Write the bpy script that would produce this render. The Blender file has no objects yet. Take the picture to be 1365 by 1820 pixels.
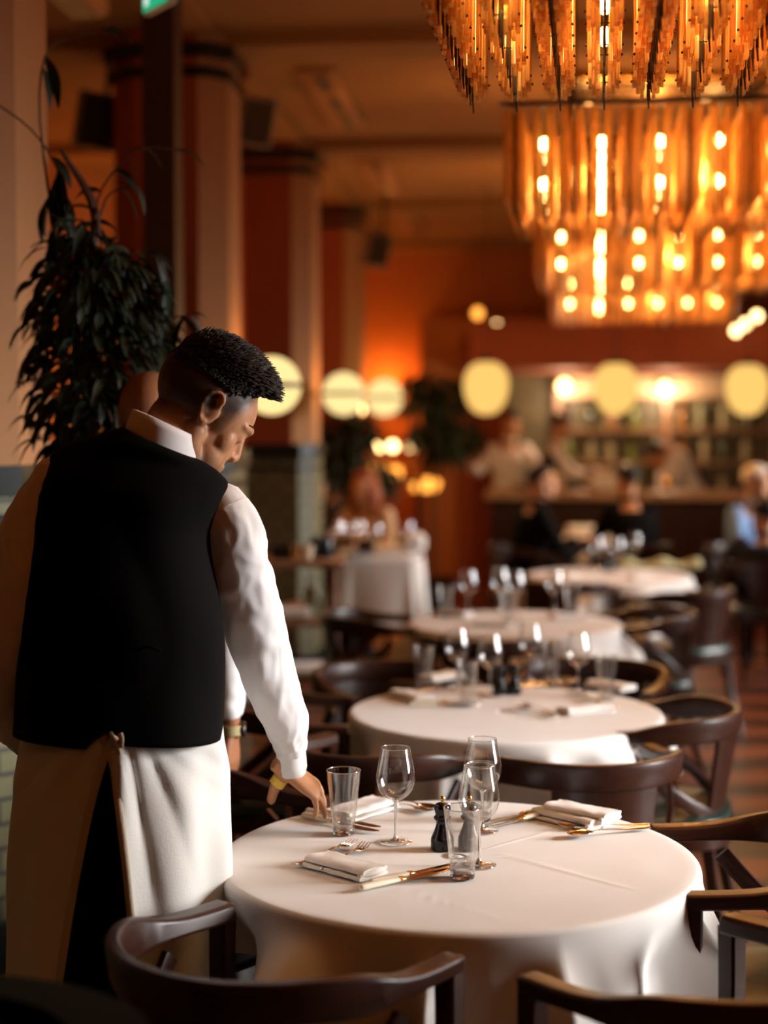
import bpy, math, random
from mathutils import Vector, Matrix, noise, Euler

# ------------------------------------------------------------------ camera, world, daylight, exposure
SC = bpy.context.scene
COL = SC.collection
FPX, CX, CY = 2800.0, 682.5, 910.0            # focal length and centre in pixels of a 1365x1820 frame
TILT = math.atan(154 / 2800)                   # camera looks 3 degrees down
CAMZ = 1.65
cd = bpy.data.cameras.new('camera'); cam = bpy.data.objects.new('camera', cd); COL.objects.link(cam)
cam.location = (0, 0, CAMZ); cam.rotation_euler = (math.pi / 2 - TILT, 0, 0)
cd.sensor_fit = 'VERTICAL'; cd.sensor_height = 36; cd.lens = 36 * FPX / 1820
cd.dof.use_dof = True; cd.dof.focus_distance = 3.3; cd.dof.aperture_fstop = 1.4
cd.clip_start = .05; cd.clip_end = 100
SC.camera = cam
SC.view_settings.view_transform = 'Standard'; SC.view_settings.look = 'None'
SC.view_settings.gamma = 1; SC.view_settings.use_curve_mapping = False
SC.view_settings.exposure = 0.0
wd = bpy.data.worlds.new('world'); SC.world = wd; wd.use_nodes = True
wd.node_tree.nodes['Background'].inputs[0].default_value = (.75, .85, 1, 1)
wd.node_tree.nodes['Background'].inputs[1].default_value = 1.0
SC.cycles.max_bounces = 8; SC.cycles.diffuse_bounces = 2; SC.cycles.glossy_bounces = 4
SC.cycles.transmission_bounces = 8; SC.cycles.transparent_max_bounces = 24
SC.cycles.sample_clamp_indirect = 4.0; SC.cycles.caustics_reflective = False; SC.cycles.caustics_refractive = False
SC.cycles.use_denoising = True
WARM = (1, .40, .09)
def light(name, kind, loc, energy, color, size=.1, target=None, size_y=None):
    l = bpy.data.lights.new(name, kind); l.energy = energy; l.color = color
    o = bpy.data.objects.new(name, l); COL.objects.link(o); o.location = loc
    if kind == 'AREA':
        l.size = size
        if size_y: l.shape = 'RECTANGLE'; l.size_y = size_y
    else: l.shadow_soft_size = size
    if target is not None:
        o.rotation_euler = (Vector(target) - Vector(loc)).to_track_quat('-Z', 'Y').to_euler()
    return o
# room frame: its long axis runs 5.6 degrees to the right of the view
RA = math.atan(.097); SU, CU = math.sin(RA), math.cos(RA)
def RM(u, v, z=0): return Vector((u * CU + v * SU, -u * SU + v * CU, z))
WALL_R = 4.6; WALL_L = -3.3; V0, V1 = -1.6, 16.9; CEIL = 3.5
WINV = [(3.35, 4.6), (5.0, 6.4), (7.4, 9.2), (10.2, 11.8)]
WINZ = (.9, 2.8)
for (a, b), e in zip(WINV, (60, 14, 36, 38)):          # daylight entering by the tall windows of the right wall
    light('daylight_through_window', 'AREA', RM(WALL_R - .12, (a + b) / 2, 1.85), e, (1, .97, .95), b - a,
          RM(.9, (a + b) / 2 - .1, .7), WINZ[1] - WINZ[0]).data.spread = math.radians(50)

# ------------------------------------------------------------------ helpers
def W(px, py, D):
    r = (px - CX) / FPX; u = -(py - CY) / FPX
    dy = math.cos(TILT) + u * math.sin(TILT); dz = -math.sin(TILT) + u * math.cos(TILT)
    k = D / dy
    return Vector((r * k, D, CAMZ + dz * k))
def onz(px, py, z):
    a = W(px, py, 1.0); k = (z - CAMZ) / (a.z - CAMZ)
    return Vector((a.x * k, k, z))
def tag(o, label=None, cat=None, group=None, kind=None):
    if label: o['label'] = label
    if cat: o['category'] = cat
    if group: o['group'] = group
    if kind: o['kind'] = kind
    return o
def empty(name, loc=(0, 0, 0), rz=0, label=None, cat=None, group=None):
    o = bpy.data.objects.new(name, None); COL.objects.link(o); o.location = loc; o.rotation_euler.z = rz
    o.empty_display_size = .05
    return tag(o, label, cat, group)
def copy_tree(o, parent=None):
    c = o.copy(); COL.objects.link(c); c.parent = parent
    for ch in KIDS.get(o.name, []):
        d = copy_tree(ch, c); KIDS.setdefault(c.name, []).append(d)
    return c
KIDS = {}
def place(proto, loc, rz=0, label=None, group=None, first=[None], s=None):
    """first use takes the prototype itself, later ones a copy"""
    if proto.name in USED: o = copy_tree(proto)
    else: o = proto; USED.add(proto.name)
    o.location = loc; o.rotation_euler.z = rz
    if s: o.scale = (s, s, s)
    if label: o['label'] = label
    if group: o['group'] = group
    return o
USED = set()
def cr(pts, n):
    """Catmull-Rom resample of a list of tuples (any dimension) to n samples"""
    P = [tuple(p) for p in pts]; m = len(P) - 1; out = []
    for i in range(n):
        t = i / (n - 1) * m; k = min(int(t), m - 1); f = t - k
        p0 = P[max(k - 1, 0)]; p1 = P[k]; p2 = P[k + 1]; p3 = P[min(k + 2, m)]
        out.append(tuple(.5 * (2 * b + (c - a) * f + (2 * a - 5 * b + 4 * c - d) * f * f + (3 * b - a - 3 * c + d) * f ** 3)
                         for a, b, c, d in zip(p0, p1, p2, p3)))
    return out
def lerp(a, b, t): return a + (b - a) * t
def smooth(t): t = max(0, min(1, t)); return t * t * (3 - 2 * t)
def keys(x, ks):
    if x <= ks[0][0]: return ks[0][1]
    for (a, va), (b, vb) in zip(ks, ks[1:]):
        if x <= b: return lerp(va, vb, smooth((x - a) / (b - a)))
    return ks[-1][1]
class MB:
    def __init__(s): s.v = []; s.f = []; s.mi = []; s.cur = 0
    def add(s, v, f):
        o = len(s.v); s.v += [tuple(p) for p in v]; s.f += [tuple(i + o for i in q) for q in f]; s.mi += [s.cur] * len(f); return s
    def box(s, c, d, M=None, b=0):
        x, y, z = d[0] / 2, d[1] / 2, d[2] / 2; c = Vector(c)
        if b:
            V = []; sg = [(-1, -1), (1, -1), (1, 1), (-1, 1)]
            b = min(b, x * .49, y * .49, z * .49)
            for zz, k in ((-z, b), (-z + b, 0), (z - b, 0), (z, b)):
                for sx, sy in sg:
                    a1 = (sx * (x - k - (0 if sx * sy > 0 else b)), sy * (y - k - (b if sx * sy > 0 else 0)))
                    a2 = (sx * (x - k - (b if sx * sy > 0 else 0)), sy * (y - k - (0 if sx * sy > 0 else b)))
                    V.append((a1[0], a1[1], zz)); V.append((a2[0], a2[1], zz))
            F = [tuple(range(7, -1, -1)), tuple(range(24, 32))]
            for r in range(3):
                for i in range(8): F.append((r * 8 + i, r * 8 + (i + 1) % 8, r * 8 + 8 + (i + 1) % 8, r * 8 + 8 + i))
        else:
            V = [(sx * x, sy * y, sz * z) for sz in (-1, 1) for sx, sy in ((-1, -1), (1, -1), (1, 1), (-1, 1))]
            F = [(3, 2, 1, 0), (4, 5, 6, 7), (0, 1, 5, 4), (1, 2, 6, 5), (2, 3, 7, 6), (3, 0, 4, 7)]
        V = [(M @ Vector(p) if M else Vector(p)) + c for p in V]
        return s.add(V, F)
    def loft(s, rings, cap=True, close=True):
        n = len(rings[0]); V = [p for r in rings for p in r]; F = []
        for i in range(len(rings) - 1):
            for j in range(n if close else n - 1):
                k = (j + 1) % n
                F.append((i * n + j, i * n + k, i * n + n + k, i * n + n + j))
        if cap: F.append(tuple(range(n - 1, -1, -1))); F.append(tuple((len(rings) - 1) * n + j for j in range(n)))
        return s.add(V, F)
    def lathe(s, prof, seg=24, c=(0, 0, 0), M=None):
        c = Vector(c); R = []
        for r, z in prof:
            ring = [Vector((r * math.cos(2 * math.pi * j / seg), r * math.sin(2 * math.pi * j / seg), z)) for j in range(seg)]
            R.append([(M @ p if M else p) + c for p in ring])
        return s.loft(R, cap=True)
    def ell(s, c, r, M=None, seg=20, rows=12):
        c = Vector(c); R = []
        for i in range(1, rows):
            a = math.pi * i / rows
            ring = [Vector((r[0] * math.sin(a) * math.cos(2 * math.pi * j / seg), r[1] * math.sin(a) * math.sin(2 * math.pi * j / seg), -r[2] * math.cos(a))) for j in range(seg)]
            R.append([(M @ p if M else p) + c for p in ring])
        return s.loft(R)
    def tube(s, pts, rad, seg=12, n=None, caps=True, flat=1.0, up=(0, 0, 1), disp=None, M=None, squash=None):
        """pts centre line, rad number or list; flat = ratio of the half-axis along 'up' to the other"""
        pts = [Vector(p) for p in pts]
        if M: pts = [M @ p for p in pts]; up = (M.to_3x3() if len(M) == 4 else M) @ Vector(up)
        if not isinstance(rad, (list, tuple)): rad = [rad] * len(pts)
        sq = squash or [flat] * len(pts)
        if n:
            q = cr([tuple(p) + (r, f) for p, r, f in zip(pts, rad, sq)], n)
            pts = [Vector(a[:3]) for a in q]; rad = [a[3] for a in q]; sq = [a[4] for a in q]
        L = len(pts); rings = []; up = Vector(up); prev = None
        tans = []
        for i in range(L):
            t = pts[min(i + 1, L - 1)] - pts[max(i - 1, 0)]
            tans.append(t.normalized() if t.length > 1e-9 else Vector((0, 0, 1)))
        frames = []
        for i in range(L):
            t = tans[i]; ref = up if prev is None else prev
            b = ref - t * ref.dot(t)
            if b.length < 1e-3: b = Vector((1, 0, 0)) - t * t.x
            if b.length < 1e-3: b = Vector((0, 1, 0)) - t * t.y
            b.normalize(); prev = b; frames.append((t, b, t.cross(b)))
        def ring(c, fr, r, f, i):
            out = []
            for j in range(seg):
                a = 2 * math.pi * j / seg; k = r * (1 + (disp(i / (L - 1), a, c) if disp else 0))
                out.append(c + fr[2] * (k * math.cos(a)) + fr[1] * (k * f * math.sin(a)))
            return out
        if caps:
            for k in (3, 2, 1):
                a = k * math.pi / 2 / 3.3; rings.append(ring(pts[0] - frames[0][0] * rad[0] * math.sin(a) * min(1, sq[0]), frames[0], rad[0] * math.cos(a), sq[0], 0))
        for i in range(L): rings.append(ring(pts[i], frames[i], rad[i], sq[i], i))
        if caps:
            for k in (1, 2, 3):
                a = k * math.pi / 2 / 3.3; rings.append(ring(pts[-1] + frames[-1][0] * rad[-1] * math.sin(a) * min(1, sq[-1]), frames[-1], rad[-1] * math.cos(a), sq[-1], L - 1))
        return s.loft(rings)
    def strip(s, pts, wv, tv):
        """rectangular bar: per point width vector (half) and thickness vector (half)"""
        R = []
        for p, w, t in zip(pts, wv, tv):
            p = Vector(p); w = Vector(w); t = Vector(t)
            c = .75
            R.append([p - w - t * c, p - w * c - t, p + w * c - t, p + w - t * c, p + w + t * c, p + w * c + t, p - w * c + t, p - w + t * c])
        return s.loft(R)
    def build(s, name, mat, parent=None, sm=True, loc=None, rz=0, label=None, mods=()):
        me = bpy.data.meshes.new(name); me.from_pydata(s.v, [], s.f)
        mats = mat if isinstance(mat, (list, tuple)) else [mat]
        for m in mats: me.materials.append(m)
        if len(mats) > 1: me.polygons.foreach_set('material_index', s.mi)
        if sm:
            me.polygons.foreach_set('use_smooth', [True] * len(s.f))
        o = bpy.data.objects.new(name, me); COL.objects.link(o)
        if sm is True and len(s.v) < 60000:
            try: me.set_sharp_from_angle(angle=math.radians(38))
            except Exception: pass
        if parent is not None:
            o.parent = parent; KIDS.setdefault(parent.name, []).append(o)
        if loc is not None: o.location = loc
        if rz: o.rotation_euler.z = rz
        if label: o['label'] = label
        for m in mods:
            md = o.modifiers.new(m[0], m[0])
            for k, val in m[1].items(): setattr(md, k, val)
        return o
def fbm(p, sc=1.0, seed=0.0):
    return noise.fractal(Vector(p) * sc + Vector((seed, seed * .7, -seed)), 1.0, 2.0, 3)

# ------------------------------------------------------------------ materials
MATS = {}
def mat(name, color, rough=.6, metal=0, spec=.5, bump=0, bscale=200, var=0, vscale=6, emit=None, es=0, coat=0, sheen=0, sss=0, stretch=None):
    m = bpy.data.materials.new(name); m.use_nodes = True; nt = m.node_tree; b = nt.nodes['Principled BSDF']
    b.inputs['Base Color'].default_value = (*color, 1); b.inputs['Roughness'].default_value = rough
    b.inputs['Metallic'].default_value = metal; b.inputs['Specular IOR Level'].default_value = spec
    b.inputs['Coat Weight'].default_value = coat; b.inputs['Sheen Weight'].default_value = sheen
    if sss:
        b.inputs['Subsurface Weight'].default_value = sss; b.inputs['Subsurface Radius'].default_value = (.01, .004, .002)
    if emit: b.inputs['Emission Color'].default_value = (*emit, 1); b.inputs['Emission Strength'].default_value = es
    tc = nt.nodes.new('ShaderNodeTexCoord'); mp = nt.nodes.new('ShaderNodeMapping'); nt.links.new(tc.outputs['Object'], mp.inputs[0])
    if stretch: mp.inputs['Scale'].default_value = stretch
    n = nt.nodes.new('ShaderNodeTexNoise'); n.inputs['Scale'].default_value = vscale; n.inputs['Detail'].default_value = 5
    nt.links.new(mp.outputs[0], n.inputs[0])
    mx = nt.nodes.new('ShaderNodeMix'); mx.data_type = 'RGBA'; mx.blend_type = 'MULTIPLY'
    mx.inputs[0].default_value = 1; mx.inputs[6].default_value = (*color, 1)
    rp = nt.nodes.new('ShaderNodeMapRange'); rp.inputs[1].default_value = .3; rp.inputs[2].default_value = .7
    rp.inputs[3].default_value = 1 - var; rp.inputs[4].default_value = 1 + var * .3
    nt.links.new(n.outputs[0], rp.inputs[0]); nt.links.new(rp.outputs[0], mx.inputs[7]); nt.links.new(mx.outputs[2], b.inputs['Base Color'])
    if bump:
        n2 = nt.nodes.new('ShaderNodeTexNoise'); n2.inputs['Scale'].default_value = bscale; nt.links.new(mp.outputs[0], n2.inputs[0])
        bp = nt.nodes.new('ShaderNodeBump'); bp.inputs['Strength'].default_value = bump; bp.inputs['Distance'].default_value = .002
        nt.links.new(n2.outputs[0], bp.inputs['Height']); nt.links.new(bp.outputs[0], b.inputs['Normal'])
    MATS[name] = m; return m
mWood = mat('dark_varnished_wood', (.034, .010, .005), .34, spec=.3, var=.4, vscale=14, coat=.03, stretch=(1, 1, 8))
mWoodR = mat('reddish_wood', (.16, .05, .02), .4, var=.3, vscale=10)
mShelf = mat('brown_shelf_wood', (.30, .15, .075), .4, var=.25, vscale=10)
mTeal = mat('dark_teal_leather', (.014, .026, .020), .35, var=.2, vscale=20, bump=.1, bscale=120)
mOlive = mat('dark_olive_velvet', (.012, .013, .007), .95, spec=.1)
mLinen = mat('white_linen', (.80, .76, .72), .85, var=.04, vscale=5, bump=.12, bscale=600, sheen=.1)
mNapkin = mat('white_napkin_linen', (.86, .82, .78), .85, bump=.1, bscale=500)
mShirt = mat('white_cotton_shirt', (.82, .80, .80), .8, bump=.06, bscale=400, sheen=.15)
mApron = mat('off_white_apron_cotton', (.78, .76, .72), .85, bump=.2, bscale=260, var=.06, vscale=9)
mSeam = mat('apron_hem_stitching', (.60, .50, .38), .9, bump=.4, bscale=300)
mBlack = mat('black_wool', (.0035, .003, .003), .9, spec=.08, bump=.1, bscale=500)
mSatin = mat('black_satin', (.007, .007, .008), .5, spec=.25)
mSkin = mat('tanned_skin', (.50, .235, .115), .48, spec=.35, sss=.08, bump=.05, bscale=150)
mSkinD = mat('brown_skin', (.30, .12, .055), .45, spec=.35, sss=.05)
mHair = mat('black_hair', (.010, .007, .006), .5, spec=.3, bump=.5, bscale=160)
mSilver = mat('polished_cutlery_steel', (.86, .82, .74), .14, metal=1)
mGold = mat('warm_brass', (.75, .48, .18), .25, metal=1)
mIvory = mat('ivory_handle', (.82, .74, .58), .3, var=.05)
mMill = mat('black_lacquer_mill', (.006, .006, .007), .22, spec=.4)
mIron = mat('dark_bronze_metal', (.03, .016, .010), .35, metal=.6)
mCeil = mat('ochre_ceiling_plaster', (.36, .17, .055), .9, var=.06, vscale=2)
mWallO = mat('terracotta_paint', (.58, .20, .05), .85, var=.06, vscale=2)
mOchre = mat('ochre_paint', (.42, .19, .07), .8, var=.05, vscale=2)
mCream = mat('cream_paint', (.46, .21, .085), .8, var=.05, vscale=2)
mRed = mat('deep_red_paint', (.34, .065, .014), .7, var=.08, vscale=2)
mDark = mat('dark_green_trim', (.008, .014, .012), .2, spec=.5)
mLeaf = mat('dark_green_leaf', (.010, .020, .006), .5, var=.4, vscale=8)
mStem = mat('brown_stem', (.10, .04, .02), .7)
mGrey = mat('grey_plastic', (.22, .18, .14), .6)
mWhiteP = mat('white_enamel', (.75, .75, .72), .4)
def tilemat(name, c1, c2, grout, sc, rough=.25, brick=False, w=.5, h=.25):
    m = bpy.data.materials.new(name); m.use_nodes = True; nt = m.node_tree; b = nt.nodes['Principled BSDF']
    tc = nt.nodes.new('ShaderNodeTexCoord'); br = nt.nodes.new('ShaderNodeTexBrick')
    br.inputs['Color1'].default_value = (*c1, 1); br.inputs['Color2'].default_value = (*c2, 1); br.inputs['Mortar'].default_value = (*grout, 1)
    br.inputs['Scale'].default_value = sc; br.inputs['Mortar Size'].default_value = .03; br.inputs['Brick Width'].default_value = w; br.inputs['Row Height'].default_value = h
    br.offset = .5 if brick else 0
    return m, nt, b, tc, br
mTile, nt, b, tc, br = tilemat('green_cream_wall_tile', (.13, .12, .05), (.16, .14, .06), (.03, .025, .015), 4, brick=True, w=.6, h=.3)
cx_ = nt.nodes.new('ShaderNodeSeparateXYZ'); ax = nt.nodes.new('ShaderNodeMath'); ax.operation = 'ADD'; cm = nt.nodes.new('ShaderNodeCombineXYZ')
nt.links.new(tc.outputs['Object'], cx_.inputs[0]); nt.links.new(cx_.outputs[0], ax.inputs[0]); nt.links.new(cx_.outputs[1], ax.inputs[1])
nt.links.new(ax.outputs[0], cm.inputs[0]); nt.links.new(cx_.outputs[2], cm.inputs[1]); nt.links.new(cm.outputs[0], br.inputs[0])
nt.links.new(br.outputs[0], b.inputs['Base Color']); b.inputs['Roughness'].default_value = .55
mMosaic, nt, b, tc, br = tilemat('small_mosaic_floor_tile', (.38, .22, .12), (.30, .17, .09), (.03, .02, .015), 1, w=.05, h=.05)
br.inputs['Mortar Size'].default_value = .005
nt.links.new(tc.outputs['Object'], br.inputs[0]); nt.links.new(br.outputs[0], b.inputs['Base Color']); b.inputs['Roughness'].default_value = .35
# striped wooden floor: dark and red-brown bands across the room
mFloor = bpy.data.materials.new('striped_red_brown_floor'); mFloor.use_nodes = True; nt = mFloor.node_tree; b = nt.nodes['Principled BSDF']
tc = nt.nodes.new('ShaderNodeTexCoord'); wv = nt.nodes.new('ShaderNodeTexWave'); wv.bands_direction = 'Y'; wv.inputs['Scale'].default_value = .62
wv.inputs['Distortion'].default_value = 3.5; wv.inputs['Detail'].default_value = 2; wv.inputs['Detail Scale'].default_value = 1.2
rp = nt.nodes.new('ShaderNodeValToRGB'); rp.color_ramp.elements[0].position = .30; rp.color_ramp.elements[0].color = (.035, .010, .005, 1)
rp.color_ramp.elements[1].position = .62; rp.color_ramp.elements[1].color = (.20, .052, .018, 1)
nt.links.new(tc.outputs['Object'], wv.inputs[0]); nt.links.new(wv.outputs[1], rp.inputs[0]); nt.links.new(rp.outputs[0], b.inputs['Base Color'])
b.inputs['Roughness'].default_value = .38
def glassmat(name, tint, edge, rough=0.0, base=.03, k=.55):
    """thin-walled glass: clear straight through, mirror-like towards grazing angles"""
    m = bpy.data.materials.new(name); m.use_nodes = True; nt = m.node_tree; nt.nodes.remove(nt.nodes['Principled BSDF']); out = nt.nodes['Material Output']
    tr = nt.nodes.new('ShaderNodeBsdfTransparent'); tr.inputs[0].default_value = (*tint, 1)
    gl = nt.nodes.new('ShaderNodeBsdfGlossy'); gl.inputs[0].default_value = (1, 1, 1, 1); gl.inputs['Roughness'].default_value = rough
    lw = nt.nodes.new('ShaderNodeLayerWeight'); lw.inputs[0].default_value = edge
    mr = nt.nodes.new('ShaderNodeMapRange'); mr.inputs[3].default_value = base; mr.inputs[4].default_value = k
    mx = nt.nodes.new('ShaderNodeMixShader')
    nt.links.new(lw.outputs[1], mr.inputs[0]); nt.links.new(mr.outputs[0], mx.inputs[0]); nt.links.new(tr.outputs[0], mx.inputs[1]); nt.links.new(gl.outputs[0], mx.inputs[2])
    nt.links.new(mx.outputs[0], out.inputs[0]); return m
mGlass = glassmat('clear_thin_glass', (.95, .95, .94), .35, k=.75)
mGlassB = bpy.data.materials.new('clear_solid_glass'); mGlassB.use_nodes = True; b = mGlassB.node_tree.nodes['Principled BSDF']
b.inputs['Transmission Weight'].default_value = 1; b.inputs['Roughness'].default_value = 0; b.inputs['IOR'].default_value = 1.45
# amber chandelier glass: ribbed, part clear, part light-scattering
mAmber = bpy.data.materials.new('amber_ribbed_glass'); mAmber.use_nodes = True; nt = mAmber.node_tree; nt.nodes.remove(nt.nodes['Principled BSDF']); out = nt.nodes['Material Output']
tr = nt.nodes.new('ShaderNodeBsdfTransparent'); tr.inputs[0].default_value = (1, .80, .48, 1)
tl = nt.nodes.new('ShaderNodeBsdfTranslucent'); tl.inputs[0].default_value = (1, .62, .24, 1)
df = nt.nodes.new('ShaderNodeBsdfDiffuse'); df.inputs[0].default_value = (.95, .55, .2, 1)
gl = nt.nodes.new('ShaderNodeBsdfGlossy'); gl.inputs['Roughness'].default_value = .15; gl.inputs[0].default_value = (1, .85, .6, 1)
m1 = nt.nodes.new('ShaderNodeMixShader'); m1.inputs[0].default_value = .4; m2 = nt.nodes.new('ShaderNodeMixShader'); m3 = nt.nodes.new('ShaderNodeMixShader'); m3.inputs[0].default_value = .10
tc = nt.nodes.new('ShaderNodeTexCoord'); mp = nt.nodes.new('ShaderNodeMapping'); mp.inputs['Scale'].default_value = (260, 260, 18)
nz = nt.nodes.new('ShaderNodeTexNoise'); nz.inputs['Scale'].default_value = 1; mr = nt.nodes.new('ShaderNodeMapRange')
mr.inputs[1].default_value = .35; mr.inputs[2].default_value = .65; mr.inputs[3].default_value = .35; mr.inputs[4].default_value = .95
nt.links.new(tc.outputs['Object'], mp.inputs[0]); nt.links.new(mp.outputs[0], nz.inputs[0]); nt.links.new(nz.outputs[0], mr.inputs[0])
nt.links.new(tl.outputs[0], m1.inputs[1]); nt.links.new(df.outputs[0], m1.inputs[2]); nt.links.new(mr.outputs[0], m2.inputs[0])
nt.links.new(tr.outputs[0], m2.inputs[1]); nt.links.new(m1.outputs[0], m2.inputs[2]); nt.links.new(m2.outputs[0], m3.inputs[1]); nt.links.new(gl.outputs[0], m3.inputs[2])
nt.links.new(m3.outputs[0], out.inputs[0])
def emis(name, c, s):
    m = bpy.data.materials.new(name); m.use_nodes = True; nt = m.node_tree; nt.nodes.remove(nt.nodes['Principled BSDF'])
    e = nt.nodes.new('ShaderNodeEmission'); e.inputs[0].default_value = (*c, 1); e.inputs[1].default_value = s
    nt.links.new(e.outputs[0], nt.nodes['Material Output'].inputs[0]); return m
mBulb = emis('glowing_bulb', (1, .60, .20), 45)
mGlobe = emis('lit_opal_glass', (1.0, .74, .30), 1.25)
mLant = emis('lit_pleated_paper', (1.0, .58, .15), 1.12)
mFlame = emis('small_lamp_glow', (1, .62, .24), 9)
mGlowO = emis('orange_lamp_glow', (1, .36, .05), 3)

# ------------------------------------------------------------------ setting
def rbox(mb, u0, u1, v0, v1, z0, z1):
    P = [RM(u, v, z) for z in (z0, z1) for u, v in ((u0, v0), (u1, v0), (u1, v1), (u0, v1))]
    return mb.add(P, [(3, 2, 1, 0), (4, 5, 6, 7), (0, 1, 5, 4), (1, 2, 6, 5), (2, 3, 7, 6), (3, 0, 4, 7)])
def struct(name, mb, m, parent=None, sm=False):
    o = mb.build(name, m, parent, sm=sm)
    if parent is None: o['kind'] = 'structure'
    return o
struct('floor', rbox(MB(), WALL_L - .2, WALL_R + .2, 5.0, V1 + .2, -.1, 0), mFloor)
struct('floor_tiled', rbox(MB(), WALL_L - .2, WALL_R + .2, V0 - .2, 4.97, -.1, 0), mMosaic)
struct('trim_1', rbox(MB(), WALL_L, WALL_R, 4.96, 5.01, -.1, .004), mIron)
struct('ceiling', rbox(MB(), WALL_L - .2, WALL_R + .2, V0 - .2, V1 + .2, CEIL, CEIL + .15), mCeil)
struct('wall_left', rbox(MB(), WALL_L - .2, WALL_L, V0 - .2, V1 + .2, 0, CEIL), mWallO)
struct('wall_back', rbox(MB(), WALL_L, WALL_R, V1, V1 + .2, 0, CEIL), mWallO)
struct('wall_front', rbox(MB(), WALL_L, WALL_R, V0 - .2, V0, 0, CEIL), mRed)
wr = MB(); rbox(wr, WALL_R, WALL_R + .2, V0 - .2, V1 + .2, 0, WINZ[0]); rbox(wr, WALL_R, WALL_R + .2, V0 - .2, V1 + .2, WINZ[1], CEIL)
vv = [V0 - .2] + [x for w in WINV for x in w] + [V1 + .2]
for i in range(0, len(vv), 2): rbox(wr, WALL_R, WALL_R + .2, vv[i], vv[i + 1], WINZ[0], WINZ[1])
struct('wall_right', wr, mRed)
for i, (a, b_) in enumerate(WINV):
    fr = MB()
    for q in range(4):
        v = lerp(a, b_ - .06, q / 3); rbox(fr, WALL_R + .08, WALL_R + .14, v, v + .06, *WINZ)
    for z in (WINZ[0], 1.95, WINZ[1] - .06): rbox(fr, WALL_R + .08, WALL_R + .14, a, b_, z, z + .06)
    w = struct('window_%d' % (i + 1), fr, mWood)
    rbox(MB(), WALL_R + .10, WALL_R + .11, a, b_, *WINZ).build('pane', mGlass, w, sm=False)
# ceiling beams across the room at each pillar
PV = [4.8, 7.58, 10.4, 13.2]
for i, v in enumerate(PV + [16.0]):
    struct('beam_%d' % i, rbox(MB(), WALL_L, WALL_R, v - .16, v + .16, CEIL - .07, CEIL), mCeil)
struct('trim_2', rbox(MB(), -1.75, -1.5, V0, V1, CEIL - .03, CEIL), mCeil)
# pillars
def octo(cu, cv, h, ch):
    return [RM(cu + a, cv + b) for a, b in ((-h + ch, -h), (h - ch, -h), (h, -h + ch), (h, h - ch), (h - ch, h), (-h + ch, h), (-h, h - ch), (-h, -h + ch))]
def pillar(v, i):
    cu, h = (-1.735 if i else -1.835), .275
    def prism(z0, z1, hh, ch):
        r = octo(cu, v, hh, ch); return [[Vector((p.x, p.y, z)) for p in r] for z in (z0, z1)]
    p = MB().loft(prism(1.5, CEIL, h, .12))
    if i: p.mi[1] = p.mi[2] = p.mi[3] = 1      # the faces towards the dining room are painted ochre
    o = struct('pillar_%d' % i, p, [mRed, mOchre] if i else mCream)
    MB().loft(prism(0, 1.5, h + .012, .09)).build('tile_dado', mTile, o, sm=False)
    t = MB(); t.loft(prism(1.44, 1.53, h + .03, .09)); t.loft(prism(1.36, 1.385, h + .02, .09)); t.loft(prism(0, .15, h + .03, .09))
    t.build('dado_trim', mDark, o, sm=False)
    c = MB(); c.loft(prism(3.36, 3.42, h + .035, .1)); c.loft(prism(3.27, 3.315, h + .02, .1)); c.build('capital_band', mDark, o, sm=False)
for i, v in enumerate(PV): pillar(v, i)
for i, (a, b_) in enumerate(((-1.6, 16.9),)):
    t = MB(); rbox(t, WALL_L, WALL_L + .03, a, b_, 1.44, 1.53); rbox(t, WALL_L, WALL_L + .02, a, b_, 1.36, 1.385); struct('trim_3', t, mDark)
    struct('trim_4', rbox(MB(), WALL_L, WALL_L + .012, a, b_, 0, 1.44), mTile)
# dark timber post and ceiling track in front of the first pillar
pt = MB(); rbox(pt, -1.60, -1.47, 6.35, 6.5, 0, CEIL - .0); o = struct('trim_5', pt, mat('dark_stained_post', (.035, .012, .008), .5))
struct('trim_6', rbox(MB(), -1.60, -1.55, V0, 6.4, CEIL - .06, CEIL), mIron)
# end wall: recessed doorway, bulkhead over the bar
struct('wall_bulkhead', rbox(MB(), -.6, WALL_R, 14.0, V1, 2.16, 2.55), mRed)
struct('wall_recess', rbox(MB(), -1.2, .5, 16.2, V1, 0, 2.75), mWallO)
struct('door_1', rbox(MB(), -.75, -.1, 16.12, 16.2, 0, 2.6), mRed)
struct('wall_bar_back', rbox(MB(), -.3, WALL_R, 15.75, V1, 0, 2.16), mat('olive_bar_tile', (.16, .13, .07), .4, var=.3, vscale=5))
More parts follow.
